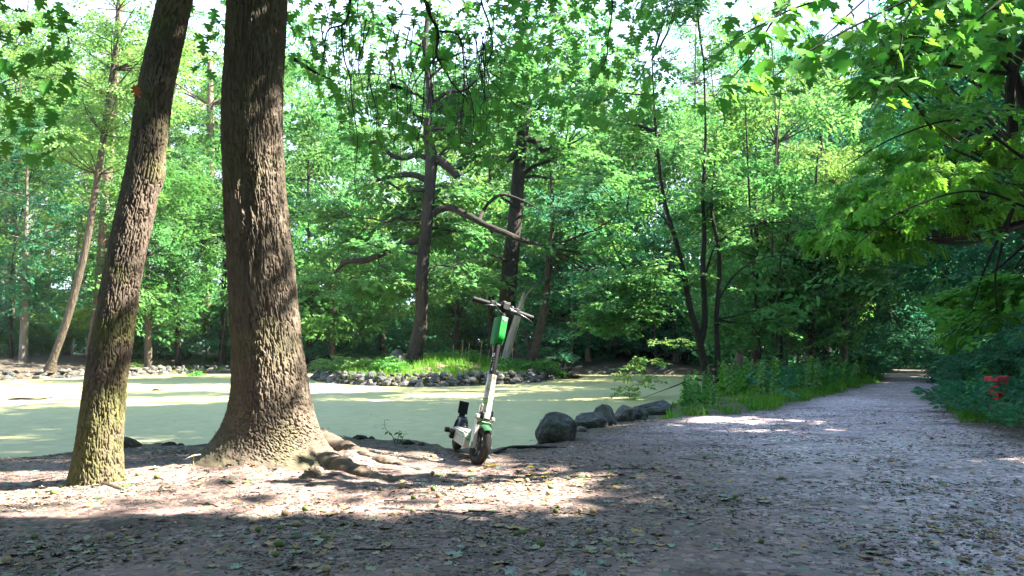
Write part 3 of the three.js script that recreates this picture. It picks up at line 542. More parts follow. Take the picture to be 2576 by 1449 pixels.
// ---------------------------------------------------------------- trees across the water
const at = (d) => (pts) => pts.map(([x, y, dd = 0]) => P(x, y, d + dd));
const clearOf = (x0, y0, x1, y1, hw, dd, pr, seed) => { const r = rng(seed); return (p) => { const s = screen(p); if (!s || s.d > dd || s.y < y0 || s.y > y1) return true; const x = mix(x0, x1, (s.y - y0) / (y1 - y0)); return Math.abs(s.x - x) > hw || r() > pr; }; };
const E = (px, py, d, rx, ry, rz, n) => [P(px, py, d), rx, ry, rz, n];
{
  const d = 24, q = at(d), cr = rng(17);
  const crook = (x, y, dx, dy, n, r0, dd = 0) => { const pts = [[x, y, dd]]; for (let i = 0; i < n; i++) { x += dx * (0.6 + 0.8 * cr()); y += dy + (cr() - 0.5) * 34; pts.push([x, y, dd + (cr() - 0.5) * 1.2]); } return [q(pts), [r0, r0 * 0.8, r0 * 0.6, r0 * 0.35, r0 * 0.12], 'limb']; };
  const crooks = [[1076, 350, -28, -6, 6, 0.06], [1078, 330, 30, -12, 6, 0.05], [1080, 420, 26, -14, 5, 0.05], [1070, 480, -26, -8, 6, 0.06], [1066, 540, -30, 6, 6, 0.06], [1072, 580, 24, 10, 5, 0.05], [1064, 640, -26, -8, 5, 0.05], [1075, 260, -30, -14, 6, 0.05], [1078, 200, 30, -16, 6, 0.045], [1060, 700, 26, -8, 5, 0.04], [1079, 290, 24, -20, 5, 0.05], [1060, 740, -24, -10, 5, 0.04]].map((a) => crook(...a));
  const crooks2 = [[1312, 330, -26, -14, 5, 0.06, 2.8], [1318, 300, 28, -14, 6, 0.06, 2.8], [1304, 450, 30, -6, 6, 0.06, 2.8], [1298, 520, -24, -8, 5, 0.05, 2.8], [1290, 600, 28, -4, 6, 0.06, 2.8], [1284, 660, -22, -6, 4, 0.04, 2.8], [1318, 250, -24, -22, 5, 0.05, 2.8]].map((a) => crook(...a));
  makeTree({ name: 'island_oak', label: 'gnarled dark oak with crooked limbs standing on the stone-edged island', seed: 501, bark: BARK.dark, leaf: LEAF.forest, spray: SPRAY.maple[0], sides: 14, segs: 40, bareTo: 2.5,
    trunk: q([[1042, 912], [1046, 880], [1059, 807], [1063, 667], [1074, 560], [1080, 475], [1085, 396], [1075, 330], [1082, 240], [1070, 120], [1085, -40]]), radii: [0.30, 0.22, 0.20, 0.19, 0.18, 0.18, 0.19, 0.13, 0.11, 0.09, 0.05],
    limbs: [[q([[1083, 400], [1105, 404], [1122, 416], [1151, 444]]), [0.17, 0.15, 0.14, 0.11]], [q([[1072, 452], [1040, 440], [997, 442], [945, 455]]), [0.11, 0.09, 0.08, 0.04]],
      [q([[1075, 545], [1100, 530], [1129, 523], [1174, 541, -0.5], [1218, 564, -0.6], [1277, 589, -0.5], [1321, 606], [1365, 617]]), [0.12, 0.11, 0.10, 0.10, 0.09, 0.09, 0.08, 0.04]],
      [q([[1205, 556, -0.5], [1216, 530], [1232, 508], [1262, 490], [1321, 508], [1360, 530]]), [0.06, 0.055, 0.05, 0.04, 0.02]],
      [q([[1062, 600], [1035, 610], [1004, 619], [967, 637], [916, 656], [871, 659], [842, 687]]), [0.10, 0.10, 0.10, 0.09, 0.10, 0.08, 0.04]],
      [q([[1078, 400], [1048, 390], [1019, 398], [989, 394], [967, 372], [945, 357], [901, 368], [880, 350]]), [0.08, 0.08, 0.07, 0.06, 0.05, 0.03]],
      [q([[1078, 300], [1040, 285], [1000, 262], [960, 255]]), [0.07, 0.05, 0.03]], [q([[1080, 270], [1120, 235], [1170, 225], [1210, 190]]), [0.07, 0.05, 0.03]], ...crooks],
    crown: [E(950, 560, 24.3, 2.6, 1.5, 1.8, 18), E(1180, 500, 24.6, 2.4, 1.5, 1.8, 14), E(1060, 330, 24.9, 3.4, 1.8, 2.0, 22), E(1060, 150, 24.9, 3.6, 1.8, 2.2, 22), E(1180, 700, 24.8, 1.6, 0.6, 1.2, 9), E(930, 700, 24.4, 1.6, 0.6, 1.2, 9)], size: 0.62, tier: 0.75, per: 12, keep: ((a, b) => (w) => a(w) && b(w))(clearOf(1085, 380, 1045, 900, 45, 24.4, 0.9, 5), clearOf(1318, 300, 1275, 700, 50, 27, 0.85, 7)) });
  makeTree({ name: 'island_oak', label: 'tall dark oak behind the gnarled one, ivy-rough trunk with an elbowed limb', seed: 502, bark: BARK.dark, leaf: LEAF.forest, spray: SPRAY.maple[1], sides: 12, segs: 30, bareTo: 3,
    trunk: at(27)([[1272, 915], [1274, 820], [1281, 690], [1295, 560], [1305, 430], [1314, 345], [1322, 250], [1316, 120], [1330, -40]]), radii: [0.34, 0.30, 0.27, 0.23, 0.20, 0.2, 0.15, 0.1],
    limbs: [[at(26.8)([[1312, 372], [1299, 384], [1277, 402], [1247, 402], [1216, 397], [1212, 380]]), [0.13, 0.12, 0.12, 0.11, 0.07]], [at(26.8)([[1315, 350], [1335, 352], [1352, 362], [1366, 380], [1385, 372]]), [0.12, 0.10, 0.07, 0.04]], [at(27)([[1305, 450], [1340, 420], [1390, 400], [1420, 370]]), [0.08, 0.06, 0.03]], ...crooks2],
    crown: [E(1320, 250, 27, 3.2, 2.0, 2.6, 30), E(1400, 480, 27, 2.6, 1.7, 2.4, 24), E(1330, 640, 27, 2.6, 1.2, 2.2, 18), E(1320, 90, 27, 3.5, 1.8, 2.6, 26)], size: 0.62, tier: 0.8, per: 12, keep: clearOf(1320, 300, 1275, 900, 50, 27.6, 0.88, 6) });
  makeTree({ name: 'dead_trunk', label: 'bare pale grey leaning trunk rising from the island nettles', seed: 503, bark: BARK.pale, trunk: at(25)([[1268, 912], [1284, 855], [1303, 792], [1314, 755], [1318, 735]]), radii: [0.12, 0.13, 0.11, 0.07, 0.03], crown: [], limbs: [[at(25)([[1303, 800], [1326, 740], [1350, 715]]), [0.04, 0.02, 0.01]]] });
  makeTree({ name: 'leaning_alder', label: 'dark slanting trunk at the tip of the island beside the dead trunk', seed: 504, bark: BARK.brown, leaf: LEAF.teal, spray: SPRAY.beech[0], trunk: at(25.6)([[1332, 915], [1354, 844], [1372, 755], [1378, 681], [1390, 560], [1385, 430]]), radii: [0.17, 0.14, 0.12, 0.1, 0.07, 0.03],
    limbs: [[at(25.6)([[1338, 900], [1326, 860], [1316, 815]]), [0.09, 0.07, 0.02]]], crown: [E(1450, 560, 26, 2.0, 2.2, 2.0, 26), E(1460, 720, 25.6, 1.5, 0.7, 1.5, 11)], keep: clearOf(1318, 300, 1275, 700, 55, 27, 0.9, 8), bareTo: 3, size: 0.6, per: 14 });
}
// left shore
makeTree({ name: 'slanting_tree', label: 'slender grey trunk slanting up from the stone bank on the far shore', seed: 511, bark: BARK.brown, leaf: LEAF.yellow, spray: SPRAY.beech[1], sides: 10, segs: 30, trunk: at(26.6)([[124, 932], [135, 900], [170, 800], [215, 625], [246, 440], [275, 240], [292, 110], [300, -60]]), radii: [0.20, 0.12, 0.12, 0.115, 0.105, 0.095, 0.08, 0.05], bareTo: 6,
  crown: [E(290, 200, 26.6, 2.6, 2.0, 2.2, 26), E(250, 380, 26.6, 2.0, 1.4, 2.0, 14), E(330, 50, 26.6, 2.6, 1.6, 2.2, 20)], size: 0.6, per: 13 });
makeTree({ name: 'sunlit_tree', label: 'straight pinkish trunk in full sun just behind the slanting grey one', seed: 512, bark: BARK.red, leaf: LEAF.yellow, spray: SPRAY.beech[2], trunk: at(31)([[232, 895], [246, 800], [258, 640], [268, 470], [284, 250], [300, 40], [310, -90]]), radii: [0.27, 0.22, 0.2, 0.18, 0.15, 0.1], bareTo: 8, crown: [E(300, 120, 31, 3, 2.4, 2.6, 26)], size: 0.65, per: 12 });
makeTree({ name: 'beech_tree', label: 'dark trunk with a sunlit foot standing back in the wood behind the bushes', seed: 513, bark: BARK.red, leaf: LEAF.forest, spray: SPRAY.far[1], trunk: at(38)([[516, 856], [518, 760], [523, 640], [527, 540], [530, 380], [528, 150]]), radii: [0.33, 0.26, 0.24, 0.22, 0.2, 0.12], bareTo: 7, crown: [E(520, 420, 38, 3.6, 2.6, 3, 30), E(540, 160, 38, 4, 3, 3, 30)], size: 0.75, per: 12 });
// the many-stemmed tree on the right bank
{
  const q = at(-MULTI.z), r = rng(9);
  const stems = makeTree({ name: 'multistem_tree', label: 'young tree forking into three slim stems at the grassy water edge', seed: 521, bark: BARK.dark, leaf: LEAF.forest, spray: SPRAY.maple[2], sides: 10, segs: 40, bareTo: 1.2,
    trunk: q([[1806, 984], [1784, 956], [1768, 896], [1756, 840], [1738, 784], [1724, 710], [1710, 646], [1694, 585], [1680, 539], [1668, 488], [1650, 330], [1640, 150]]), radii: [0.13, 0.095, 0.085, 0.075, 0.065, 0.06, 0.055, 0.05, 0.045, 0.04, 0.03, 0.012],
    limbs: [[q([[1762, 866], [1772, 817], [1772, 747], [1768, 678], [1772, 585], [1768, 497], [1775, 350], [1770, 150]]), [0.075, 0.07, 0.06, 0.055, 0.05, 0.04, 0.03, 0.012]], [q([[1806, 984], [1806, 940], [1805, 886], [1802, 803], [1809, 710], [1807, 622], [1790, 525], [1800, 400]]), [0.09, 0.07, 0.06, 0.055, 0.05, 0.045, 0.035, 0.015]],
      [q([[1784, 960], [1741, 955], [1698, 971], [1657, 986], [1620, 1000, -0.4]]), [0.02, 0.016, 0.012, 0.006, 0.003], 'branch'], [q([[1760, 880], [1720, 885], [1673, 890], [1635, 907], [1591, 929, -0.3]]), [0.02, 0.015, 0.01, 0.005], 'branch'],
      [q([[1690, 580], [1660, 540], [1615, 532], [1580, 540]]), [0.022, 0.016, 0.012, 0.006], 'branch'], [q([[1772, 700], [1800, 620], [1860, 575], [2000, 560], [2060, 580]]), [0.025, 0.02, 0.012, 0.006], 'branch'], [q([[1805, 760], [1850, 690], [1920, 650], [2010, 640]]), [0.022, 0.016, 0.01, 0.005], 'branch'], [q([[1720, 700], [1660, 690], [1600, 700], [1530, 760]]), [0.022, 0.018, 0.012, 0.006], 'branch'], [q([[1745, 800], [1690, 770], [1620, 790], [1540, 830]]), [0.02, 0.015, 0.01, 0.005], 'branch']],
    crown: [E(1640, 480, 17, 1.7, 1.0, 1.3, 20), E(1820, 470, 17.2, 1.7, 1.1, 1.4, 19), E(1590, 660, 16.8, 1.0, 0.75, 1.0, 18), E(1860, 660, 17, 1.2, 0.7, 1.0, 13), E(1560, 790, 16.6, 0.7, 0.35, 0.7, 10), E(1700, 250, 17.2, 2.0, 1.3, 1.4, 24), E(1760, 60, 17.2, 2.0, 1.0, 1.4, 18), E(1890, 800, 17.2, 0.8, 0.45, 0.7, 6)], keep: ((a, b) => (w) => a(w) && b(w))(clearOf(1668, 480, 1770, 960, 26, 17.1, 0.8, 15), clearOf(1785, 500, 1806, 960, 26, 17.1, 0.75, 16)), size: 0.42, tier: 0.5, per: 13, droop: 0.2, floor: 0.9 });
  const low = makeTree({ name: 'water_branch', noTrunk: true, label: 'leafy low boughs hanging out over the duckweed from the three-stemmed tree', seed: 522, bark: BARK.dark, leaf: LEAF.yellow, spray: SPRAY.herb[0], trunk: q([[1784, 960], [1741, 955], [1698, 971], [1657, 986], [1620, 1000, -0.4]]), radii: [0.02, 0.004], limbs: [[q([[1760, 880], [1720, 885], [1673, 890], [1635, 907], [1591, 929, -0.3]]), [0.012, 0.004], 'branch'], [q([[1635, 907], [1620, 940], [1600, 985]]), [0.006, 0.003], 'branch']],
    crown: [E(1598, 940, 16.3, 0.34, 0.34, 0.4, 9), E(1570, 985, 16.2, 0.2, 0.1, 0.2, 3), E(1690, 865, 16.4, 0.36, 0.14, 0.3, 4), E(1640, 910, 16.3, 0.2, 0.1, 0.2, 2)], size: 0.24, tier: 0.17, per: 5, bareTo: -1, floor: -0.1, noTwigs: true });
  for (const c of [...low.children]) { c.position.add(low.position).sub(stems.position); if (c.name === 'crown') c.name = 'low_foliage'; stems.add(c); }
  scene.remove(low);
}
// the tree at the right edge, its trunk bending in from outside the picture
const frameClear = (lim) => (p) => { const s = screen(p); return !s || s.x > lim(s.y) || s.y < -30; };
makeTree({ name: 'maple_tree', label: 'dark forked trunk leaning in over the path above the shrubs, broad maple leaves', seed: 531, bark: BARK.dark, leaf: LEAF.maple, spray: SPRAY.maple[0], sides: 10, segs: 30, trunk: [V(7.2, -0.05, -9.2), V(6.75, 1.4, -9.1), V(6.0, 3.25, -9), V(5.7, 4.1, -9), V(5.5, 5, -9), V(5.2, 7, -9), V(5.1, 9, -9.2)], radii: [0.12, 0.10, 0.07, 0.055, 0.05, 0.04, 0.02], bareTo: 2,
  limbs: [[[V(5.7, 3.3, -9), V(5.6, 3.9, -8.8), V(5.9, 4.6, -8.6), V(6.3, 5.4, -8.4)], [0.06, 0.05, 0.03]], [[V(5.8, 3.0, -9), V(5.1, 3.4, -8.9), V(4.3, 3.2, -8.8), V(3.6, 2.8, -8.7)], [0.02, 0.014, 0.009, 0.004]], [[V(6.1, 2.3, -9), V(5.2, 2.6, -8.9), V(4.2, 2.3, -8.7), V(3.7, 1.95, -8.6)], [0.018, 0.012, 0.008, 0.004]]],
  crown: [E(2440, 330, 9, 0.9, 0.5, 0.9, 9), E(2300, 150, 9.4, 0.9, 0.5, 0.9, 8), E(2500, 560, 9, 0.7, 0.3, 0.8, 6), E(2330, 470, 9, 0.7, 0.2, 0.7, 4), E(2520, 120, 9, 0.8, 0.7, 0.9, 8), E(2700, 100, 9.5, 1.6, 1.6, 1.6, 24), E(2440, -200, 9, 1.6, 1.0, 1.4, 18), E(2540, 760, 9.6, 0.5, 0.5, 0.7, 9)], size: 0.42, tier: 0.42, per: 10, droop: 0.25 });
makeTree({ name: 'robinia_tree', label: 'feathery light green robinia boughs drooping from a trunk hidden right of the path', seed: 532, bark: BARK.brown, leaf: LEAF.robinia, spray: SPRAY.robinia[0], trunk: [V(12.5, 0, -17), V(12, 4, -16.6), V(11, 7, -16), V(10.5, 11, -16)], radii: [0.2, 0.16, 0.12, 0.04], bareTo: 2.5,
  crown: [E(2300, 480, 14.5, 1.3, 0.75, 1.2, 26), E(2200, 560, 14.5, 0.9, 0.5, 1.0, 14), E(2380, 250, 14.5, 1.6, 0.9, 1.3, 24), E(2250, 120, 15.5, 1.4, 0.8, 1.2, 16), E(2480, 430, 14.5, 1.2, 0.8, 1.2, 18)], size: 0.42, tier: 0.6, per: 12, droop: 0.12 });
// the near maple bough at the top right, every leaf a part
{
  const base = V(7.4, 0, -3.0), t = thing('overhanging_maple', 'maple with large bright lobed leaves hanging into the top of the view over the path', 'tree', base), loc = (p) => p.clone().sub(base), r = rng(61);
  mesh('trunk', tube([V(0, -0.05, 0), V(-0.1, 2, 0), V(0, 4.5, -0.2), V(0.2, 8, -0.3), V(0.2, 12, -0.2)], [0.26, 0.2, 0.17, 0.12, 0.05], 12, 24), BARK.brown, t);
  mesh('limb', tube([V(-0.05, 3.2, 0), V(-1.8, 3.6, -0.6), V(-3.6, 3.35, -1.2), V(-5.0, 3.1, -1.6)], [0.09, 0.06, 0.04, 0.015], 8, 20), BARK.brown, t);
  const boughs = [[[2500, -90], [2350, -30], [2200, 40], [2050, 120], [1950, 190], [1880, 230]], [[2350, -60], [2150, -20], [2000, 20], [1900, 70], [1830, 110]], [[2390, -60], [2290, 30], [2262, 130], [2240, 230]], [[2250, -70], [2120, 50], [2010, 150]], [[2620, -60], [2520, 0], [2440, 70], [2390, 120]], [[2050, -60], [1960, 30], [1890, 140], [1800, 240]]];
  const leafAt = [], tw = [];
  boughs.forEach((b, i) => { const d = 5.42 + 0.08 * i, q = b.map(([x, y], k) => P(x, y, d - 0.05 * k)); tw.push(tube(q.map(loc), [0.010, 0.007, 0.003], 5, 16, false)); for (let k = 0; k < q.length - 1; k++) for (let n = 0; n < 11; n++) { const p = q[k].clone().lerp(q[k + 1], r()); p.add(V((r() - 0.5) * 0.36, (r() - 0.62) * 0.2, (r() - 0.5) * 0.25)); leafAt.push(p); } });
  const g = mesh('twigs', join(tw), BARK.dark, t); g.userData.kind = 'stuff';
  for (const p of leafAt.slice(0, 300)) { const o = mesh('leaf', mapleLeafGeo[Math.floor(r() * 3)], mapleLeafMat[Math.floor(r() * 3)], t); mat4(p.x - base.x, p.y - base.y, p.z - base.z, 0.75 + (r() - 0.5) * 0.9, Math.PI * 0.1 + (r() - 0.5) * 2.4, (r() - 0.5) * 0.7, 0.10 + 0.05 * r()).decompose(o.position, o.quaternion, o.scale); }
  const more = []; for (let k = 0; k < 620; k++) { const p = P(mix(1800, 2560, r()), mix(-220, 170, Math.pow(r(), 1.6)) , mix(6, 7.6, r())); if (sunny(p)) continue; more.push(mat4(p.x, p.y, p.z, 0.7 + (r() - 0.5) * 1.0, r() * 6.28, (r() - 0.5) * 0.8, 0.085 + 0.045 * r())); }
  foliage('leaf_mass', mapleLeafGeo[1], LEAF.maple, more, base, t, 8, 0.4);
  const crown = [];
  for (let k = 0; k < 210; k++) { const p = V(base.x + (r() - 0.5) * 9, 4.6 + r() * 7.5, base.z + (r() - 0.5) * 9); if (p.x < 4.7) continue; clump(r, p, 0.95, 16, 0.75, V(base.x, 6, base.z), 0.1, crown, (w) => frameClear(() => 1e9)(w) && !sunny(w)); }
  // unattached sprays added along sunbeams to bar the trunks and foreground with shade
  const beam = (x, d, h) => { const k = h / SUN.y; return V(x + SUN.x * k, h, -d + SUN.z * k); };
  for (const [x, d, rx, rd, n, s] of [[-3.27, 5.05, 0.10, 0.22, 9, 0.34], [-3.55, 5.9, 0.11, 0.28, 10, 0.36], [-2.97, 5.9, 0.09, 0.25, 8, 0.32], [-2.25, 5.9, 0.12, 0.25, 7, 0.34], [-3.62, 5.0, 0.10, 0.2, 5, 0.3], [-4.95, 5.9, 0.45, 0.4, 22, 0.5], [-5.1, 5.0, 0.4, 0.35, 16, 0.5], [2.7, 8.75, 1.4, 0.5, 70, 0.6], [-1.0, 3.2, 2.6, 0.42, 120, 0.7], [-3.0, 3.25, 1.4, 0.42, 60, 0.7], [1.5, 3.6, 1.0, 0.6, 40, 0.75]]) for (let k = 0; k < n; k++) { const a = r() * 6.28, q = Math.sqrt(r()), p = beam(x + Math.cos(a) * q * rx, d + Math.sin(a) * q * rd, 6.2 + 3 * r()); crown.push(mat4(p.x, p.y, p.z, (r() - 0.5) * 0.8, r() * 6.28, (r() - 0.5) * 0.8, s * (0.8 + 0.4 * r()))); }
  foliage('crown', SPRAY.maple[2], LEAF.maple, crown, base, t, 4);
}
// trees right of and behind the viewer, whose crowns shade the path and the foreground
for (const [x, z, h, rad, seed] of [[9.5, 1.5, 13, 4.8, 541], [12.5, -8.3, 15, 5.2, 542], [15.5, -12, 16, 5.2, 543], [5, 6, 13, 4.5, 544], [17, -1, 17, 5.5, 545], [20, -17, 17, 5.5, 546], [11.2, -12.5, 20, 5.2, 547], [13, -16.5, 21, 5.4, 548]])
  makeTree({ name: 'path_tree', label: 'tall leafy tree of the wood to the right of the path', group: 'trees to the right of the path', seed, bark: BARK.brown, leaf: LEAF.maple, spray: SPRAY.maple[seed % 3], trunk: [V(x, -0.05, z), V(x + 0.1, h * 0.4, z), V(x - 0.1, h * 0.75, z + 0.2), V(x, h * 0.97, z)], radii: [0.28, 0.22, 0.15, 0.05], bareTo: 3, crown: [[V(x, h * 0.66, z), rad, h * 0.32, rad, 130]], size: 0.8, tier: 1.0, per: 16, keep: (p) => { const s = screen(p); return !s || s.x > 2620 || s.y < -60 || s.d > 13; } });
// ---------------------------------------------------------------- the wood all round: named trees, the deep wood behind them
{
  const r = rng(71);
  const wood = (px, d, h, w, leaf, sp, n, lo, where, bark) => {
    const size = h > 16 ? 'tall' : h > 10 ? 'middling' : 'young low', hue = leaf === LEAF.yellow ? 'yellow-green' : leaf === LEAF.teal ? 'blue-green' : 'fresh green', gl = `${size} ${hue} tree in the wood ${where}`, grp = `${size} ${hue} trees ${where}`;
    const g = P(px, HORIZON + 10, d); g.y = groundH(g.x, g.z) - 0.05; const lean = (r() - 0.5) * 1.2, top = V(g.x + lean, h, g.z + (r() - 0.5));
    makeTree({ name: 'forest_tree', label: gl, group: grp, seed: Math.floor(px * 7 + d * 131), bark: bark || [BARK.brown, BARK.dark, BARK.grey][Math.floor(r() * 3)], leaf, spray: sp, sides: 7, segs: 10, trunk: [g, V(g.x + lean * 0.2, h * 0.35, g.z), V(g.x + lean * 0.6, h * 0.7, g.z), top], radii: [0.09 + 0.010 * h * (0.4 + r() * 0.6), 0.05 + 0.006 * h, 0.06, 0.02], bareTo: h * lo * 0.6,
      crown: [[V(g.x + lean * 0.5, h * (0.5 + lo * 0.5), g.z), w, h * (0.5 - lo * 0.5) * 1.02, w, n]], tiers: true, tier: 0.95, droop: 0.12 });
  };
  const L = [LEAF.forest, LEAF.yellow, LEAF.forest, LEAF.teal];
  // left part: bright, open
  for (const [px, d, h, w, n, k] of [[-90, 30, 15, 3.2, 46, 1], [20, 34, 16, 3.2, 50, 0], [60, 29, 9, 2.4, 30, 3], [110, 40, 17, 3.4, 46, 1], [170, 33, 8, 2.2, 30, 1], [330, 36, 15, 3, 44, 1], [375, 30, 8, 2.2, 32, 0], [420, 42, 18, 3.6, 46, 1], [450, 32, 7, 2.4, 34, 0], [560, 34, 10, 2.6, 36, 0], [600, 44, 18, 3.8, 46, 1], [650, 36, 9, 2.8, 40, 3], [200, 46, 19, 4, 50, 1], [0, 48, 20, 4, 50, 1]]) wood(px, d, h, w, L[k], TIER.beech[k % 3], n, d > 38 ? 0.35 : 0.22, 'on the far bank behind the two trunks');
  // middle: behind the island
  for (const [px, d, h, w, n, k] of [[780, 36, 12, 3, 36, 0], [840, 33, 6, 2.4, 28, 0], [880, 46, 17, 4, 36, 1], [960, 38, 9, 3, 34, 1], [1010, 50, 18, 4, 36, 1], [1120, 42, 12, 3.2, 34, 1], [1150, 34, 6, 2.4, 28, 0], [1236, 34, 13, 2.8, 30, 1], [1240, 52, 18, 4.2, 36, 1], [1350, 44, 14, 3.4, 36, 1], [1420, 36, 12, 3, 38, 0], [1480, 33, 8, 2.6, 36, 3], [1520, 46, 17, 4, 38, 1], [1580, 35, 11, 3, 38, 0], [1680, 38, 13, 3.2, 38, 0], [1700, 33, 6, 2.4, 30, 3]]) wood(px, d, h, w, L[k], TIER.far[k % 3], n, d > 38 ? 0.35 : 0.2, 'behind the island');
  // right: along the path
  for (const [px, d, h, w, n, k] of [[1860, 27, 9, 2.2, 34, 0], [1900, 22, 6, 1.6, 30, 0], [1960, 24, 10, 2.2, 36, 1], [1990, 34, 15, 3.2, 48, 3], [1830, 40, 16, 3.6, 44, 0], [1750, 50, 25, 4.4, 64, 0], [1900, 54, 26, 4.4, 64, 1], [2010, 50, 24, 4, 54, 0], [2060, 44, 17, 3.8, 44, 0], [2040, 21.5, 6, 1.4, 30, 0], [2080, 28, 11, 2.4, 38, 1], [2120, 23, 5, 1.3, 28, 3], [2150, 36, 15, 3.2, 50, 3], [2240, 34, 16, 3.0, 56, 3], [2270, 44, 18, 4, 70, 3], [2300, 40, 17, 3.4, 64, 3], [2380, 32, 15, 2.8, 54, 3], [2440, 25, 10, 2.4, 42, 0], [2500, 20, 8, 1.8, 38, 3], [2560, 27, 12, 2.6, 42, 3], [2640, 18, 9, 2.2, 38, 3], [2700, 24, 12, 2.6, 40, 0]]) wood(px, d, h, w, L[k], TIER.beech[(k + 1) % 3], n, 0.16, 'beside the gravel path');
  // deep wood that reads as one mass
  const list = [], high = [], rr = rng(73);
  for (let k = 0; k < 1150; k++) { const d = 50 + 62 * rr(), px = mix(-300, 2900, rr()), p = P(px, 850, d); p.y = 2.5 + (14 + d * 0.12) * Math.pow(rr(), 1.1); high.push(mat4(p.x, p.y, p.z, (rr() - 0.5) * 0.4, rr() * 6.28, (rr() - 0.5) * 0.4, 1.7)); }
  for (let k = 0; k < 620; k++) { const d = 40 + 14 * rr(), px = rr() < 0.2 ? mix(-200, 700, rr()) : mix(560, 2800, rr()), p = P(px, 850, d); p.y = 0.3 + 3.8 * rr(); list.push(mat4(p.x, p.y, p.z, (rr() - 0.5) * 0.4, rr() * 6.28, (rr() - 0.5) * 0.4, 1.35)); }
  for (let k = 0; k < 170; k++) { const d = 33 + 14 * rr(), px = mix(2140, 2420, rr()), p = P(px, 850, d); p.y = 0.2 + 6 * rr(); list.push(mat4(p.x, p.y, p.z, (rr() - 0.5) * 0.4, rr() * 6.28, (rr() - 0.5) * 0.4, 1.1)); }
  for (let k = 0; k < 150; k++) { const d = 34 + 8 * rr(), px = mix(1380, 1860, rr()), p = P(px, 850, d); p.y = 0.2 + 4 * rr(); list.push(mat4(p.x, p.y, p.z, (rr() - 0.5) * 0.4, rr() * 6.28, (rr() - 0.5) * 0.4, 1.1)); }
  const deep = foliage('deep_undergrowth', TIER.far[2], LEAF.teal, list, V(0, 0, 0), null, 4); scene.add(deep); tag(deep, 'dark undergrowth of the deep wood closing the background', 'undergrowth', null, 'stuff');
  const far = foliage('deep_wood', TIER.far[0], LEAF.forest, high, V(0, 0, 0), null, 5, 0.4); scene.add(far); tag(far, 'sunlit pale green canopy of the far wood behind the nearer trees', 'woodland', null, 'stuff');
  // the same wood closing in behind and beside the viewer
  const back = [];
  for (let k = 0; k < 1000; k++) { const a = mix(0.55, 5.73, rr()), d = 10 + 9 * rr(), x = Math.sin(a) * d, z = -Math.cos(a) * d; if (x > 4 && z < -4) continue; const p = V(x, 0.3 + 13 * Math.pow(rr(), 1.1), z); const s = screen(p); if (!(s && s.x > -800 && s.x < 3300 && s.y > -400) && ![0, 1, 2, 3].some((j) => sunny(V(p.x + [1, -1, 0, 0][j], p.y, p.z + [0, 0, 1, -1][j])))) back.push(mat4(p.x, p.y, p.z, (rr() - 0.5) * 0.4, rr() * 6.28, (rr() - 0.5) * 0.4, 1.6)); }
  const bk = foliage('back_wood', TIER.far[1], LEAF.forest, back, V(0, 0, 0), null, 14); scene.add(bk); tag(bk, 'dense foliage of the wood on the side of the path away from the pond', 'woodland', null, 'stuff');
  // thin bare stems in the wood
  for (let k = 0; k < 46; k++) {
    const d = mix(29, 44, r()), px = k < 18 ? mix(0, 560, r()) : k < 34 ? mix(1380, 1760, r()) : mix(1880, 2160, r()), g = P(px, 870, k < 34 ? d : d * 0.7); g.y = groundH(g.x, g.z) - 0.05; const h = 4 + 5 * r();
    const o = solo('sapling_stem', tube([g, V(g.x + (r() - 0.5) * 0.5, h * 0.5, g.z), V(g.x + (r() - 0.5) * 1.2, h, g.z)], [0.03 + 0.05 * r() * r(), 0.035, 0.012], 5, 6), [BARK.grey, BARK.brown, BARK.dark][k % 3], 'thin bare sapling stem standing in the shade of the wood', 'sapling', 'thin saplings in the wood');
  }
}
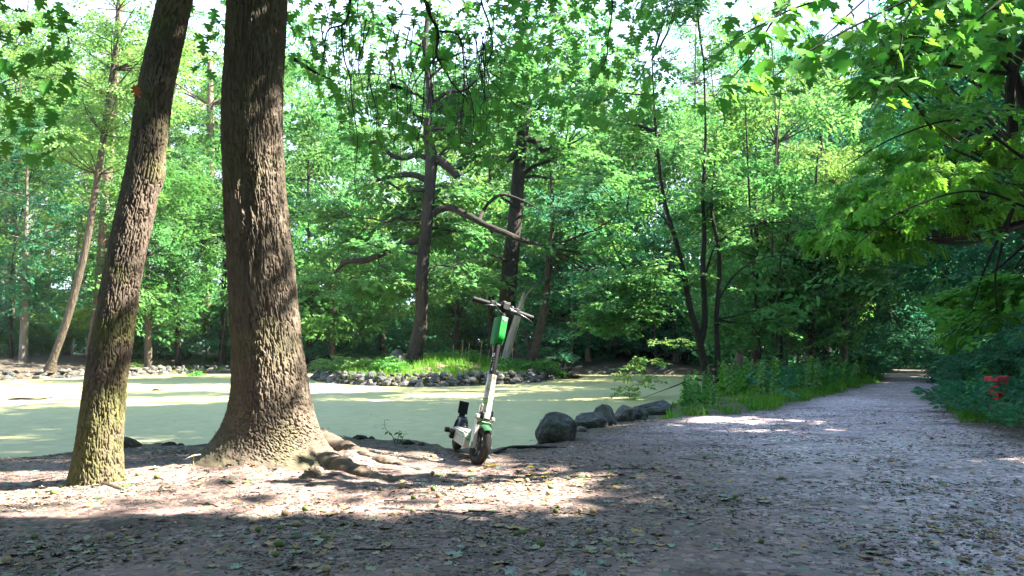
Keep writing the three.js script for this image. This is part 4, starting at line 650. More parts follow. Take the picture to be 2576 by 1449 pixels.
// shrubs and understorey
{
  const r = rng(81);
  const shrub = (name, label, group, x, z, w, h, leaf, sp, n, size, per = 12, gy) => {
    const y = gy ?? groundH(x, z), c = V(x, y, z), t = thing(name, label, 'shrub', c, group), st = [], list = [];
    for (let k = 0; k < 6; k++) { const a = r() * 6.28; st.push(tube([V((r() - 0.5) * 0.2, -0.05, (r() - 0.5) * 0.2), V(Math.cos(a) * w * 0.3, h * 0.4, Math.sin(a) * w * 0.3), V(Math.cos(a) * w * 0.6, h * 0.8, Math.sin(a) * w * 0.6)], [0.018, 0.012, 0.004], 4, 5)); }
    const s = mesh('stems', join(st), BARK.dark, t); s.userData.kind = 'stuff';
    for (let k = 0; k < n; k++) { const a = r() * 6.28, q = w * Math.sqrt(r()), p = V(x + Math.cos(a) * q, y + 0.12 + h * (1 - 0.55 * q * q / w / w) * Math.pow(r(), 0.6), z + Math.sin(a) * q); clump(r, p, size * 0.9, per, size, c, 0.15, list, (v) => !(sunny(v) && r() < 0.7)); }
    foliage('foliage', sp, leaf, list, c, t, Math.floor(x * 91 + z * 7));
  };
  const pxShrub = (name, label, group, px, d, w, h, leaf, sp, n, size, per, gy) => { const p = P(px, 870, d); shrub(name, label, group, p.x, p.z, w, h, leaf, sp, n, size, per, gy); };
  for (const [px, d, w, h] of [[-40, 30, 1.8, 2.2], [40, 31.5, 1.6, 1.5], [150, 34, 2, 2], [330, 33.5, 1.4, 1.2], [400, 36, 2.2, 2], [470, 34, 2, 2.2], [560, 37, 2.2, 2.4], [650, 38, 2.2, 1.8], [760, 37, 2.2, 1.8], [850, 36, 2, 1.6]]) pxShrub('woodland_shrub', 'leafy shrub in the undergrowth of the far bank', 'shrubs on the far bank', px, d, w, h, r() < 0.5 ? LEAF.forest : LEAF.teal, SPRAY.beech[1], 26, 0.55);
  for (const [px, d, w, h] of [[960, 37, 2, 2.4], [1120, 36, 2, 2.2], [1230, 37, 2, 2], [1400, 33, 2, 1.8], [1500, 34, 2.2, 2.2], [1620, 34, 2.2, 2.6], [1740, 33.5, 2, 2.4], [1850, 31, 2, 2.2]]) pxShrub('shade_shrub', 'dark shrub in deep shade behind the island and the right arm of the pond', 'dark shrubs behind the pond', px, d, w, h, LEAF.teal, SPRAY.beech[0], 26, 0.55);
  pxShrub('bright_bush', 'bright sunlit green bush on the stones of the far bank', null, 500, 29.5, 0.75, 0.6, LEAF.herb, SPRAY.herb[0], 20, 0.4, 12);
  for (const [px, d, w, h] of [[2200, 27, 1.2, 1.6], [2160, 24, 0.9, 1.1], [2270, 32, 1.6, 2], [2330, 31, 1.6, 2], [2250, 37, 1.8, 2.4], [2290, 36, 1.8, 2.2], [2335, 37, 1.8, 2.4], [2300, 42, 2, 2.6], [2400, 26, 1.3, 2.2], [2445, 20.5, 0.8, 1.0], [2420, 18.5, 0.6, 0.6], [2490, 16.5, 0.9, 1.1], [2540, 14.5, 0.9, 1.4], [2630, 13, 0.8, 1.7], [2760, 11, 0.9, 1.8], [2560, 18, 1.4, 2.6], [2640, 15, 1.4, 2.6]]) pxShrub('path_shrub', 'bluish green shrub crowding the right edge of the path', 'shrubs along the right of the path', px, d, w, h, d > 24 ? LEAF.teal : LEAF.teal, SPRAY.beech[2], d > 24 ? 26 : 30, d > 24 ? 0.5 : 0.36, 12);
  // island plants
  for (const [px, d, w, h, leaf] of [[835, 25.6, 0.6, 0.5, LEAF.yellow], [870, 25, 0.6, 0.4, LEAF.yellow], [920, 24, 0.45, 0.32, LEAF.yellow], [985, 23, 0.4, 0.3, LEAF.herb], [1150, 26.5, 0.6, 0.3, LEAF.herb], [1270, 24.4, 0.5, 0.36, LEAF.herb], [1315, 24.8, 0.5, 0.4, LEAF.herb], [1350, 25.4, 0.45, 0.36, LEAF.herb], [1385, 26.2, 0.4, 0.4, LEAF.herb]]) { const p = P(px, 900, d); shrub('island_plant', 'leafy nettle-like clump growing over the stones of the island', 'leafy plants on the island', p.x, p.z, w, h, leaf, SPRAY.herb[1], 14, 0.24, 8, islandH(p.x, p.z)); }
}
// ---------------------------------------------------------------- grass, weeds and litter
function tuft(seed, n, h, spread) { const r = rng(seed), out = { p: [], c: [], i: [] }; for (let k = 0; k < n; k++) { const a = r() * 6.28, x = (r() - 0.5) * spread, z = (r() - 0.5) * spread, hh = h * (0.5 + 0.7 * r()), b = hh * (0.15 + 0.5 * r()), w = 0.0035 + 0.003 * r(), q = 0.7 + 0.5 * r(), j = out.p.length / 3, cx = Math.cos(a), sz = Math.sin(a); out.p.push(x - sz * w, 0, z + cx * w, x + sz * w, 0, z - cx * w, x + cx * b * 0.35 - sz * w * 0.7, hh * 0.6, z + sz * b * 0.35 + cx * w * 0.7, x + cx * b * 0.35 + sz * w * 0.7, hh * 0.6, z + sz * b * 0.35 - cx * w * 0.7, x + cx * b, hh * 0.92, z + sz * b); for (let m = 0; m < 5; m++) out.c.push(q * 1.05, q, q * 0.8); out.i.push(j, j + 1, j + 2, j + 1, j + 3, j + 2, j + 2, j + 3, j + 4); } return built(out); }
const TUFT = [tuft(1, 26, 0.075, 0.16), tuft(2, 22, 0.17, 0.2)];
{
  const r = rng(91), list = [], tall = [], herbs = [], low = [];
  const near = V(0, 0, 0);
  for (let k = 0; k < 9000; k++) {               // grass strip between path and water
    const x = mix(1.8, 11.5, r()), z = -mix(9, 25, r()), p = isPath(x, z), w = sdf(POND, x, z); if (p > -0.02 || w > -0.05) continue;
    const edge = Math.exp(p * 0.9); if (r() > 0.25 + 0.75 * edge || (x < 3.3 && z > -12.5 && fbm(x * 1.5, z * 1.5, 3, 3) < 0.05 && p < -0.25)) continue;
    (r() < 0.8 ? list : tall).push(mat4(x, groundH(x, z) - 0.01, z, 0, r() * 6.28, 0, 0.6 + 0.6 * r()));
  }
  for (let k = 0; k < 2600; k++) { const x = mix(8.5, 16, r()), z = -mix(8, 24, r()), p = isPath(x, z); if (p > -0.02 || p < -1.6) continue; list.push(mat4(x, groundH(x, z) - 0.01, z, 0, r() * 6.28, 0, 0.5 + 0.6 * r())); }
  for (let k = 0; k < 2400; k++) { const x = mix(-7, 3, r()), z = -mix(21.5, 29, r()); if (sdf(ISLAND, x, z) < 0.12) continue; (r() < 0.6 ? list : tall).push(mat4(x, islandH(x, z) - 0.01, z, 0, r() * 6.28, 0, 0.9 + 0.8 * r())); }
  for (let k = 0; k < 700; k++) { const g = P(mix(300, 860, r()), 880, mix(30, 36, r())); list.push(mat4(g.x, groundH(g.x, g.z) - 0.01, g.z, 0, r() * 6.28, 0, 0.9 + 0.6 * r())); }
  const add = (nm, geo, m, l, lab) => { const o = foliage(nm, geo, m, l, near, null, l.length, 0.5); scene.add(o); tag(o, lab, 'grass', null, 'stuff'); };
  add('short_grass', TUFT[0], LEAF.grass, list, 'short bright grass along the path edge and on the island');
  add('tall_grass', TUFT[1], LEAF.grass, tall, 'taller loose grass between the weeds and on the island');
  // ground cover right of the path and behind the grass strip
  for (let k = 0; k < 3600; k++) { const x = mix(4.5, 15, r()), z = -mix(6.3, 24, r()), p = isPath(x, z); if (p > 0.05 || p < -3 || sdf(POND, x, z) > -0.2) continue; if (x < 9.2 && z < -13 && p > -0.9) continue; if (Math.abs(x / -z - 0.605) < 0.02 && z > -11.6 && z < -9.6 && r() < 0.8) continue; herbs.push(mat4(x, groundH(x, z) + 0.03 + 0.16 * r(), z, -0.9 + 0.6 * r(), r() * 6.28, (r() - 0.5) * 0.6, 0.22 + 0.20 * r())); }
  const gc = foliage('ground_cover', SPRAY.herb[0], LEAF.teal, herbs, near, null, 12, 0.4); scene.add(gc); tag(gc, 'low ivy and nettles covering the ground right of the path', 'ground cover', null, 'stuff');
  // weeds: single leafy plants on the bank
  const weedGeo = (seed, h) => { const q = rng(seed), out = { p: [], c: [], i: [] }; for (let k = 0; k < 34; k++) { const y = h * (0.1 + 0.9 * k / 34), a = k * 2.4, s = (0.20 - 0.12 * k / 34) * (0.7 + 0.6 * q()) * 0.95, c = 0.8 + 0.4 * q(); leafQuad(1, 0.32, mat4(0.01 * Math.cos(a), y, 0.01 * Math.sin(a), 0.15 + 0.7 * q(), a, (q() - 0.5) * 0.5, s), out, [c, c, c]); } return built(out); };
  const weeds = [1, 2, 3].map((k) => weedGeo(k, 0.8)), stemG = tube([V(0, -0.03, 0), V(0.02, 0.4, 0), V(0, 0.8, 0.02)], [0.006, 0.005, 0.002], 5, 4);
  const weedMat = [LEAF.herb, LEAF.yellow, LEAF.robinia];
  for (let k = 0; k < 190; k++) {
    const px = mix(1690, 2200, Math.pow(r(), 0.8)), d = mix(14, 20.5, r()) * (px > 2000 ? 1.05 : px < 1800 ? 0.86 : 1), g = P(px, 870, d), p = isPath(g.x, g.z); if (p > -0.35 || sdf(POND, g.x, g.z) > -0.02) continue;
    const y = groundH(g.x, g.z), o = thing('bank_weed', 'upright leafy weed in the green bank between the path and the pond', 'weed', V(g.x, y, g.z), 'weeds on the grassy bank'), s = (px < 1800 ? 0.32 : 0.42) + 0.42 * r();
    mesh('stem', stemG, BARK.brown, o); const l = mesh('foliage', weeds[k % 3], weedMat[Math.floor(r() * 3)], o); l.userData.kind = 'stuff'; o.scale.setScalar(s); o.rotation.set((r() - 0.5) * 0.3, r() * 6.28, (r() - 0.5) * 0.3);
  }
  for (let k = 0; k < 26; k++) { const px = mix(2420, 2600, r()), d = mix(8.3, 14, r()), g = P(px, 870, d); if (isPath(g.x, g.z) > -0.25 || (px > 2460 && px < 2560 && d < 12)) continue; const o = thing('path_weed', 'leafy weed among the ivy at the right edge of the path', 'weed', V(g.x, groundH(g.x, g.z), g.z), 'weeds right of the path'), s = 0.4 + 0.5 * r(); mesh('stem', stemG, BARK.brown, o); const l = mesh('foliage', weeds[k % 3], LEAF.herb, o); l.userData.kind = 'stuff'; o.scale.setScalar(s); o.rotation.set((r() - 0.5) * 0.4, r() * 6.28, (r() - 0.5) * 0.4); }
  // dry flower stalks on the island
  const stalk = tube([V(0, -0.02, 0), V(0.01, 0.35, 0), V(0.02, 0.75, 0)], [0.012, 0.009, 0.014], 5, 4), stalkMat = new THREE.MeshStandardMaterial({ color: new THREE.Color().setRGB(0.28, 0.22, 0.13), roughness: 1 });
  for (const [px, py, s] of [[1160, 920, 0.9], [1179, 918, 0.8], [1205, 915, 1], [1243, 918, 1], [1258, 917, 0.7], [1290, 918, 1.2], [1140, 918, 0.7], [1170, 915, 0.6], [1226, 912, 0.7]]) { const q = P(px, py, 24.5), o = solo('dry_stalk', stalk, stalkMat, 'dry straw-coloured stalk standing in the island grass', 'stalk', 'dry stalks on the island'); o.position.set(q.x, islandH(q.x, q.z), q.z); o.scale.setScalar(s); o.rotation.z = (r() - 0.5) * 0.2; }
}
// fallen leaves: the 300 that show largest one by one, the rest one layer
{
  const r = rng(131), mk = (a) => new THREE.MeshStandardMaterial({ color: new THREE.Color().setRGB(...a), vertexColors: true, roughness: 0.75, side: THREE.DoubleSide });
  const kinds = [['grey green', mk([0.21, 0.24, 0.19])], ['pale olive', mk([0.25, 0.25, 0.15])], ['brown', mk([0.17, 0.105, 0.06])], ['yellow', mk([0.36, 0.25, 0.04])], ['tan', mk([0.27, 0.19, 0.11])], ['dark green', mk([0.06, 0.10, 0.03])]];
  const curled = (outl, k) => { const g = lobed(outl, 1, 0.1, 0.1), p = g.attributes.position, q = rng(k * 7 + 1), a = 0.5 + q(), b = 0.25 + 0.5 * q(); for (let i = 0; i < p.count; i++) { const x = p.getX(i), z = p.getZ(i) - 0.5; p.setXYZ(i, x, 0.02 + b * x * x * (1 + 0.8 * Math.sin(z * 6 + k)) + 0.22 * a * z * z + 0.05 * Math.sin(x * 9 + z * 7 + k), z); } g.computeVertexNormals(); return g; };
  const geos = [0, 1, 2, 3].map((k) => curled(OAK_LEAF, k)).concat([4, 5].map((k) => curled(MAPLE_LEAF, k)));
  const spot = () => { for (;;) { const d = 2.9 + 8.5 * Math.pow(r(), 1.5), x = (r() * 2 - 1) * d * 0.68; if (sdf(POND, x, -d) > -0.15) continue; const cl = fbm(x * 1.1, d * 1.1, 40, 3) + 0.4 * Math.exp(-((x - 0.35) ** 2 + (d - 5.4) ** 2) / 0.4); if (r() < 0.35 + 1.6 * cl) return [x, -d]; } };
  const w = () => { const q = r(); return q < 0.24 ? 0 : q < 0.42 ? 1 : q < 0.70 ? 2 : q < 0.75 ? 3 : q < 0.96 ? 4 : 5; };
  for (let k = 0; k < 300; k++) {
    let x, z; if (k < 60) { const a = r() * 6.28, q = Math.sqrt(r()); x = 0.35 + Math.cos(a) * q * 0.85; z = -5.5 + Math.sin(a) * q * 0.45; } else do { [x, z] = spot(); } while (-z > 6.5);
    const i = k < 60 && r() < 0.5 ? (r() < 0.5 ? 3 : 5) : w(), s = 0.035 + 0.045 * r();
    const o = solo('fallen_leaf', geos[Math.floor(r() * 6)], kinds[i][1], `curled ${kinds[i][0]} fallen leaf lying on the trodden earth`, 'leaf', `${kinds[i][0]} fallen leaves on the ground`);
    o.position.copy(onGround(x, z)); o.position.y += 0.003; o.scale.set(s * 1.1, s, s * 1.1); o.rotation.set((r() - 0.5) * 0.35, r() * 6.28, (r() - 0.5) * 0.35);
  }
  kinds.forEach(([nm, m], i) => { const l = []; const n = [500, 500, 1200, 100, 900, 120][i]; for (let k = 0; k < n; k++) { const [x, z] = spot(); l.push(mat4(x, groundH(x, z) + 0.003, z, (r() - 0.5) * 0.5, r() * 6.28, (r() - 0.5) * 0.5, 0.018 + 0.038 * Math.pow(r(), 1.8))); } const o = foliage('leaf_litter', geos[i], m, l, V(0, 0, 0), null, i + 5, 0.5); o.name = numbered('leaf_litter'); scene.add(o); tag(o, `scattered small ${nm} leaf litter over the earth`, 'leaf litter', null, 'stuff'); });
  // crumbs: bits of twig, husk and grit
  const chip = new THREE.BoxGeometry(1, 0.22, 0.4); const cm = [mk([0.12, 0.09, 0.07]), mk([0.27, 0.23, 0.2]), mk([0.06, 0.05, 0.045])]; colorAll(chip, 1, 1, 1);
  cm.forEach((m, i) => { const l = []; for (let k = 0; k < 9000; k++) { const [x, z] = spot(); l.push(mat4(x, groundH(x, z) + 0.002, z, (r() - 0.5) * 0.5, r() * 6.28, (r() - 0.5) * 0.5, 0.006 + 0.016 * Math.pow(r(), 2.5))); } const o = foliage('grit', chip, m, l, V(0, 0, 0), null, 60 + i, 0.5); o.name = numbered('grit'); scene.add(o); tag(o, ['dark brown', 'pale', 'blackish'][i] + ' crumbs of twig and grit strewn over the earth', 'grit', null, 'stuff'); });
  // floating bits on the duckweed
  const l = []; for (let k = 0; k < 950; k++) { const x = mix(-22, 9, r()), z = -mix(6.4, 30, Math.pow(r(), 1.4)); if (sdf(POND, x, z) < 0.15) continue; l.push(mat4(x, WATER + 0.004, z, 0, r() * 6.28, 0, 0.025 + 0.07 * r() * r())); }
  const fl = foliage('floating_leaves', geos[2], mk([0.30, 0.31, 0.28]), l, V(0, 0, 0), null, 90, 0.8); scene.add(fl); tag(fl, 'tiny leaves afloat on the duckweed', 'floating leaves', null, 'stuff');
  // acorns and conker husks
  const nut = new THREE.SphereGeometry(1, 8, 6); colorAll(nut, 1, 1, 1); const nm = [mk([0.10, 0.14, 0.03]), mk([0.28, 0.21, 0.11])];
  for (let k = 0; k < 70; k++) { let [x, z] = spot(); while (-z > 6.3 || x > 1.5) [x, z] = spot(); const g = k % 2, o = solo('acorn', nut, nm[g], g ? 'small tan acorn on the bare earth near the trunks' : 'small green acorn on the bare earth near the trunks', 'acorn', g ? 'tan acorns' : 'green acorns'); const s = 0.009 + 0.008 * r(); o.position.copy(onGround(x, z)); o.position.y += s * 0.8; o.scale.set(s, s, s * 1.25); o.rotation.y = r() * 6; }
}
// ---------------------------------------------------------------- the kick scooter
const font = await new FontLoader().loadAsync('fonts/droid/droid_sans_bold.typeface.json');
{
  const g0 = G(1197, 1167, 0.0), base = V(g0.x, groundH(g0.x, g0.z) - 0.006, g0.z);
  const s = thing('electric_scooter', 'white and green electric kick scooter with black handlebar parked by the pond', 'scooter', base);
  s.rotation.order = 'YXZ'; s.rotation.y = 13.5 * Math.PI / 180; s.rotation.z = -13.0 * Math.PI / 180; s.scale.setScalar(1.03);
  const grime = (a, b, seed) => { const r = rng(seed); return dataTex(256, 256, (u, v, c) => { const k = sstep(0.02, 0.32, fbm(u * 5, v * 5, seed, 5)) * 0.75 + (r() < 0.01 ? 0.4 : 0); for (let i = 0; i < 3; i++) c[i] = mix(a[i], b[i], clamp(k)) + (r() - 0.5) * 0.02; }, true); };
  const M = {
    white: new THREE.MeshPhysicalMaterial({ map: grime([0.72, 0.71, 0.68], [0.50, 0.45, 0.37], 3), roughness: 0.45, clearcoat: 0.3, clearcoatRoughness: 0.3 }),
    green: new THREE.MeshPhysicalMaterial({ color: new THREE.Color().setRGB(0.008, 0.20, 0.03), roughness: 0.5, specularIntensity: 0.35 }),
    mint: new THREE.MeshPhysicalMaterial({ map: grime([0.36, 0.66, 0.42], [0.42, 0.54, 0.38], 5), roughness: 0.4, clearcoat: 0.4, clearcoatRoughness: 0.3 }),
    black: new THREE.MeshPhysicalMaterial({ color: new THREE.Color().setRGB(0.010, 0.010, 0.011), roughness: 0.5, specularIntensity: 0.4 }), grip: new THREE.MeshPhysicalMaterial({ color: new THREE.Color().setRGB(0.012, 0.012, 0.013), roughness: 0.6, specularIntensity: 0.4 }),
    gloss: new THREE.MeshPhysicalMaterial({ color: new THREE.Color().setRGB(0.010, 0.012, 0.018), roughness: 0.35, specularIntensity: 0.7 }),
    tyre: new THREE.MeshStandardMaterial({ map: grime([0.15, 0.145, 0.14], [0.34, 0.28, 0.22], 8), roughness: 0.85 }),
    steel: new THREE.MeshStandardMaterial({ color: new THREE.Color().setRGB(0.62, 0.62, 0.60), roughness: 0.3, metalness: 0.9 }), dark: new THREE.MeshStandardMaterial({ color: new THREE.Color().setRGB(0.10, 0.10, 0.10), roughness: 0.5, metalness: 0.5 }),
    amber: new THREE.MeshPhysicalMaterial({ color: new THREE.Color().setRGB(0.55, 0.32, 0.02), roughness: 0.25, clearcoat: 1 }), mat: new THREE.MeshStandardMaterial({ color: new THREE.Color().setRGB(0.16, 0.17, 0.18), roughness: 0.6 }),
    label: new THREE.MeshStandardMaterial({ color: new THREE.Color().setRGB(0.62, 0.61, 0.60), roughness: 0.5 }), lens: new THREE.MeshPhysicalMaterial({ color: new THREE.Color().setRGB(0.55, 0.56, 0.56), roughness: 0.15, metalness: 0.4, clearcoat: 1 }),
    slice: new THREE.MeshStandardMaterial({ color: new THREE.Color().setRGB(0.22, 0.52, 0.05), roughness: 0.5 }), letter: new THREE.MeshStandardMaterial({ color: new THREE.Color().setRGB(0.8, 0.8, 0.8), roughness: 0.5 }),
  };
  const RAKE = 13 * Math.PI / 180, STEER = 12 * Math.PI / 180, head = V(0, 0.135, -0.01), axis = V(0, Math.cos(RAKE), -Math.sin(RAKE));
  const turn = new THREE.Matrix4().makeTranslation(head.x, head.y, head.z).multiply(new THREE.Matrix4().makeRotationAxis(axis, STEER)).multiply(new THREE.Matrix4().makeTranslation(-head.x, -head.y, -head.z));
  const st = (g) => g.applyMatrix4(turn);
  // a frame on the steering column: y along the axis (metres above the ground), x left, z forward
  const on = (y, fwd = 0, x = 0) => { const k = (y - head.y) / axis.y; return V(x, y, head.z + axis.z * k).add(V(0, Math.sin(RAKE), Math.cos(RAKE)).multiplyScalar(fwd)); };
  const col = (g, y, fwd = 0, x = 0) => { g.rotateX(-RAKE); const p = on(y, fwd, x); return st(g.translate(p.x, p.y, p.z)); };
  const box = (w, h, d, rr = 0.006) => new RoundedBoxGeometry(w, h, d, 3, Math.min(rr, w / 2.1, h / 2.1, d / 2.1));
  const rod = (pts, rad, n = 10, seg = 10) => tube(pts, Array.isArray(rad) ? rad : [rad, rad], n, seg);
  const cyl = (r0, r1, h, n = 20) => new THREE.CylinderGeometry(r0, r1, h, n);
  // wheels
  const wheel = (name, z, R, steer) => {
    const w = new THREE.Group(); w.name = name; s.add(w);
    const fix = (g) => { g.rotateZ(Math.PI / 2); g.translate(0, R, z); return steer ? st(g) : g; };
    const prof = []; for (let k = 0; k <= 16; k++) { const a = -2.2 + 4.4 * k / 16; prof.push(new THREE.Vector2(R - 0.031 + 0.031 * Math.cos(a), 0.033 * Math.sin(a))); }
    const tg = new THREE.LatheGeometry(prof, 72), p = tg.attributes.position, n = tg.attributes.normal;
    for (let i = 0; i < p.count; i++) { const x = p.getX(i), y = p.getY(i), zz = p.getZ(i), a = Math.atan2(zz, x), rr = Math.hypot(x, zz); if (rr > R - 0.012) { const d = 0.0022 * Math.sign(Math.sin(a * 36 + Math.abs(y) * 160)); p.setXYZ(i, x * (1 - d / rr), y, zz * (1 - d / rr)); } }
    mesh('tyre', fix(tg), M.tyre, w);
    const rim = [new THREE.LatheGeometry([[R - 0.05, -0.022], [R - 0.042, -0.026], [R - 0.042, 0.026], [R - 0.05, 0.022], [R - 0.05, -0.022]].map(([a, b]) => new THREE.Vector2(a, b)), 40), cyl(0.03, 0.03, 0.056, 24)];
    for (let k = 0; k < 6; k++) { const b = box(0.018, 0.02, R - 0.06); b.translate(0, 0, (R - 0.055) / 2 + 0.012); b.rotateY(k * Math.PI / 3); rim.push(b); }
    mesh('rim', fix(join(rim)), M.dark, w);
    mesh('axle', fix(cyl(0.011, 0.011, 0.125, 12)), M.steel, w);
  };
  wheel('front_wheel', 0, 0.135, true); wheel('rear_wheel', -0.87, 0.125, false);
  // fork
  for (const x of [-1, 1]) {
    const f = new THREE.Group(); f.name = 'fork_leg'; s.add(f);
    const leg = new THREE.ExtrudeGeometry(new THREE.Shape([[-0.017, 0], [0.017, 0], [0.021, 0.06], [0.023, 0.16], [-0.023, 0.16], [-0.022, 0.05]].map(([a, b]) => new THREE.Vector2(a, b))), { depth: 0.022, bevelEnabled: true, bevelSize: 0.004, bevelThickness: 0.004, bevelSegments: 2 });
    leg.rotateY(Math.PI / 2); leg.translate(x * 0.058 - 0.011, 0, 0);
    mesh('lower_leg', col(leg, 0.115), M.white, f);
    mesh('stanchion', col(cyl(0.011, 0.011, 0.08, 14), 0.29, 0, x * 0.062), M.steel, f);
    mesh('cap', col(box(0.036, 0.036, 0.042, 0.012), 0.335, 0, x * 0.062), M.white, f);
    mesh('axle_cover', st(new THREE.CylinderGeometry(0.018, 0.018, 0.012, 16).rotateZ(Math.PI / 2).translate(x * 0.076, 0.135, 0)), x < 0 ? M.mint : M.dark, f);
  }
  mesh('crown_bridge', col(box(0.13, 0.03, 0.05, 0.012), 0.325, -0.01), M.white, s);
  { // front mudguard
    const prof = []; for (let k = 0; k <= 8; k++) { const a = -1.15 + 2.3 * k / 8; prof.push(new THREE.Vector2(0.118 + 0.034 * Math.cos(a), 0.040 * Math.sin(a))); }
    for (let k = 8; k >= 0; k--) { const a = -1.15 + 2.3 * k / 8; prof.push(new THREE.Vector2(0.115 + 0.032 * Math.cos(a), 0.037 * Math.sin(a))); }
    const g = new THREE.LatheGeometry(prof, 28, 0, 1.25); g.rotateZ(Math.PI / 2); g.rotateX(0); g.applyMatrix4(new THREE.Matrix4().makeRotationX(-0.95)); g.translate(0, 0.142, 0.004); mesh('front_mudguard', st(g), M.mint, s);
    mesh('mudguard_stay', col(box(0.10, 0.012, 0.03), 0.30, 0.02), M.mint, s);
  }
  // column
  const oct = (r0, r1, h) => toCreasedNormals(new THREE.CylinderGeometry(r0, r1, h, 8, 1).rotateY(Math.PI / 8), 0.4);
  const lower = mesh('lower_column', join([col(oct(0.034, 0.037, 0.17), 0.555), col(oct(0.037, 0.040, 0.145), 0.3965)]), M.white, s);
  mesh('seam', col(oct(0.0375, 0.0375, 0.003), 0.470), M.dark, lower);
  mesh('collar', col(oct(0.036, 0.036, 0.016), 0.645), M.white, s);
  const tubeM = mesh('upper_column', col(cyl(0.0235, 0.0255, 0.26, 28), 0.77), M.black, s);
  { // lettering on the black tube, reading upwards on the side that shows
    const t = new TextGeometry('Lime', { font, size: 0.046, depth: 0.0012, curveSegments: 4 }); t.computeBoundingBox(); t.center(); t.rotateZ(Math.PI / 2);
    const p = t.attributes.position; for (let i = 0; i < p.count; i++) { const a = p.getX(i) / 0.025, R = 0.0246 + p.getZ(i) * 0.6 + 0.0006; p.setXYZ(i, Math.sin(a) * R, p.getY(i), Math.cos(a) * R); } t.rotateY(-1.7); t.computeVertexNormals();
    mesh('lettering', col(t, 0.745), M.letter, tubeM);
  }
  { // the cut-fruit emblem: ring and wedges on the oblique white face
    const e = []; const ring = new THREE.RingGeometry(0.0215, 0.0245, 32); e.push(ring);
    for (let k = 0; k < 8; k++) { const a0 = k * Math.PI / 4 + 0.09, a1 = a0 + Math.PI / 4 - 0.18, sh = new THREE.Shape(); sh.moveTo(Math.cos((a0 + a1) / 2) * 0.004, Math.sin((a0 + a1) / 2) * 0.004); sh.lineTo(Math.cos(a0) * 0.018, Math.sin(a0) * 0.018); sh.absarc(0, 0, 0.019, a0, a1); e.push(new THREE.ShapeGeometry(sh, 4)); }
    const g = join(e.map((x) => { const y = x.index ? x.toNonIndexed() : x; return y; })); g.translate(0, 0, 0.0375); g.rotateY(-Math.PI / 4); mesh('emblem', col(g, 0.445), M.slice, lower);
  }
  const clamp2 = mesh('folding_clamp', col(box(0.085, 0.05, 0.075, 0.012), 0.348, -0.004), M.black, s);
  mesh('sticker', col(new THREE.CylinderGeometry(0.045, 0.045, 0.036, 20, 1, true, -0.55, 1.1).rotateY(0), 0.345, 0.0), M.label, clamp2);
  mesh('latch', col(box(0.014, 0.06, 0.03, 0.005), 0.37, 0.0, 0.052), M.gloss, s);
  { const a = mesh('reflector_mount', col(box(0.012, 0.058, 0.034, 0.005), 0.40, 0.002, -0.043), M.steel, s); mesh('reflector', col(box(0.006, 0.046, 0.022, 0.003), 0.40, 0.002, -0.051), M.amber, a); }
  // battery head in green
  {
    const w = 0.037, sh = new THREE.Shape([[-w, -0.05], [w, -0.05], [w, 0.02], [w - 0.013, 0.052], [-w + 0.013, 0.052], [-w, 0.02]].map(([a, b]) => new THREE.Vector2(a, b)));
    const g = new THREE.ExtrudeGeometry(sh, { depth: 0.205, steps: 8, bevelEnabled: true, bevelSize: 0.003, bevelThickness: 0.004, bevelSegments: 2 }); g.rotateX(-Math.PI / 2); g.translate(0, -0.1025, 0);
    const p = g.attributes.position; for (let i = 0; i < p.count; i++) { const y = p.getY(i), z = p.getZ(i); const k = clamp((-0.062 - y) / 0.04); if (z < 0) { /* rear */ } p.setXYZ(i, p.getX(i) * (1 - 0.12 * k), y, z); }
    // the shape was drawn with +y forward; extruding upwards turns forward to -z, so turn it round
    g.rotateY(Math.PI); 
    for (let i = 0; i < p.count; i++) { const y = p.getY(i), z = p.getZ(i), k = clamp((-0.062 - y) / 0.04); p.setZ(i, z > 0 ? z * (1 - 0.55 * k) : z); }
    g.computeVertexNormals(); const head2 = mesh('battery_head', col(toCreasedNormals(g, 0.5), 0.988, -0.004), M.green, s);
    const l = new THREE.SphereGeometry(0.0165, 20, 12); l.scale(1.15, 0.85, 0.35); mesh('headlight', col(l, 1.066, 0.05, -0.002), M.lens, head2);
    mesh('headlight_ring', col(new THREE.TorusGeometry(0.017, 0.0028, 8, 24).scale(1.15, 0.85, 1), 1.066, 0.05, -0.002), M.dark, head2);
  }
  mesh('neck', col(cyl(0.024, 0.028, 0.06, 20), 1.115), M.black, s);
  // handlebar
  const HB = 1.17, bar = (pts, rad, m, name, parent = s, n = 14) => mesh(name, st(rod(pts.map(([x, y, z]) => on(HB + y, z, x)), rad, n, pts.length * 4)), m, parent);
  const hb = bar([[-0.235, 0, -0.012], [-0.1, 0.001, 0], [0, 0.002, 0.004], [0.1, 0.001, 0], [0.235, 0, -0.012]], 0.014, M.black, 'handlebar');
  for (const x of [-1, 1]) {
    const gr = bar([[x * 0.125, 0, -0.002], [x * 0.18, 0, -0.007], [x * 0.255, 0, -0.014]], 0.0205, M.grip, 'grip', hb, 20);
    bar([[x * 0.252, 0, -0.0138], [x * 0.261, 0, -0.0146]], [0.0225, 0.021], M.grip, 'grip_end', hb, 20);
    mesh('control_pod', col(box(0.038, 0.048, 0.048, 0.009), HB + 0.003, -0.001, x * 0.108), M.black, hb);
    mesh('pod_clamp', col(box(0.014, 0.044, 0.044, 0.005), HB, 0, x * 0.082), M.gloss, hb);
  }
  bar([[-0.075, 0.001, 0.002], [0.075, 0.001, 0.002]], 0.0205, M.black, 'bar_sleeve', hb, 16);
  const clampM = mesh('display_clamp', col(box(0.062, 0.058, 0.055, 0.007), HB + 0.006, 0.012, 0.004), M.black, s);
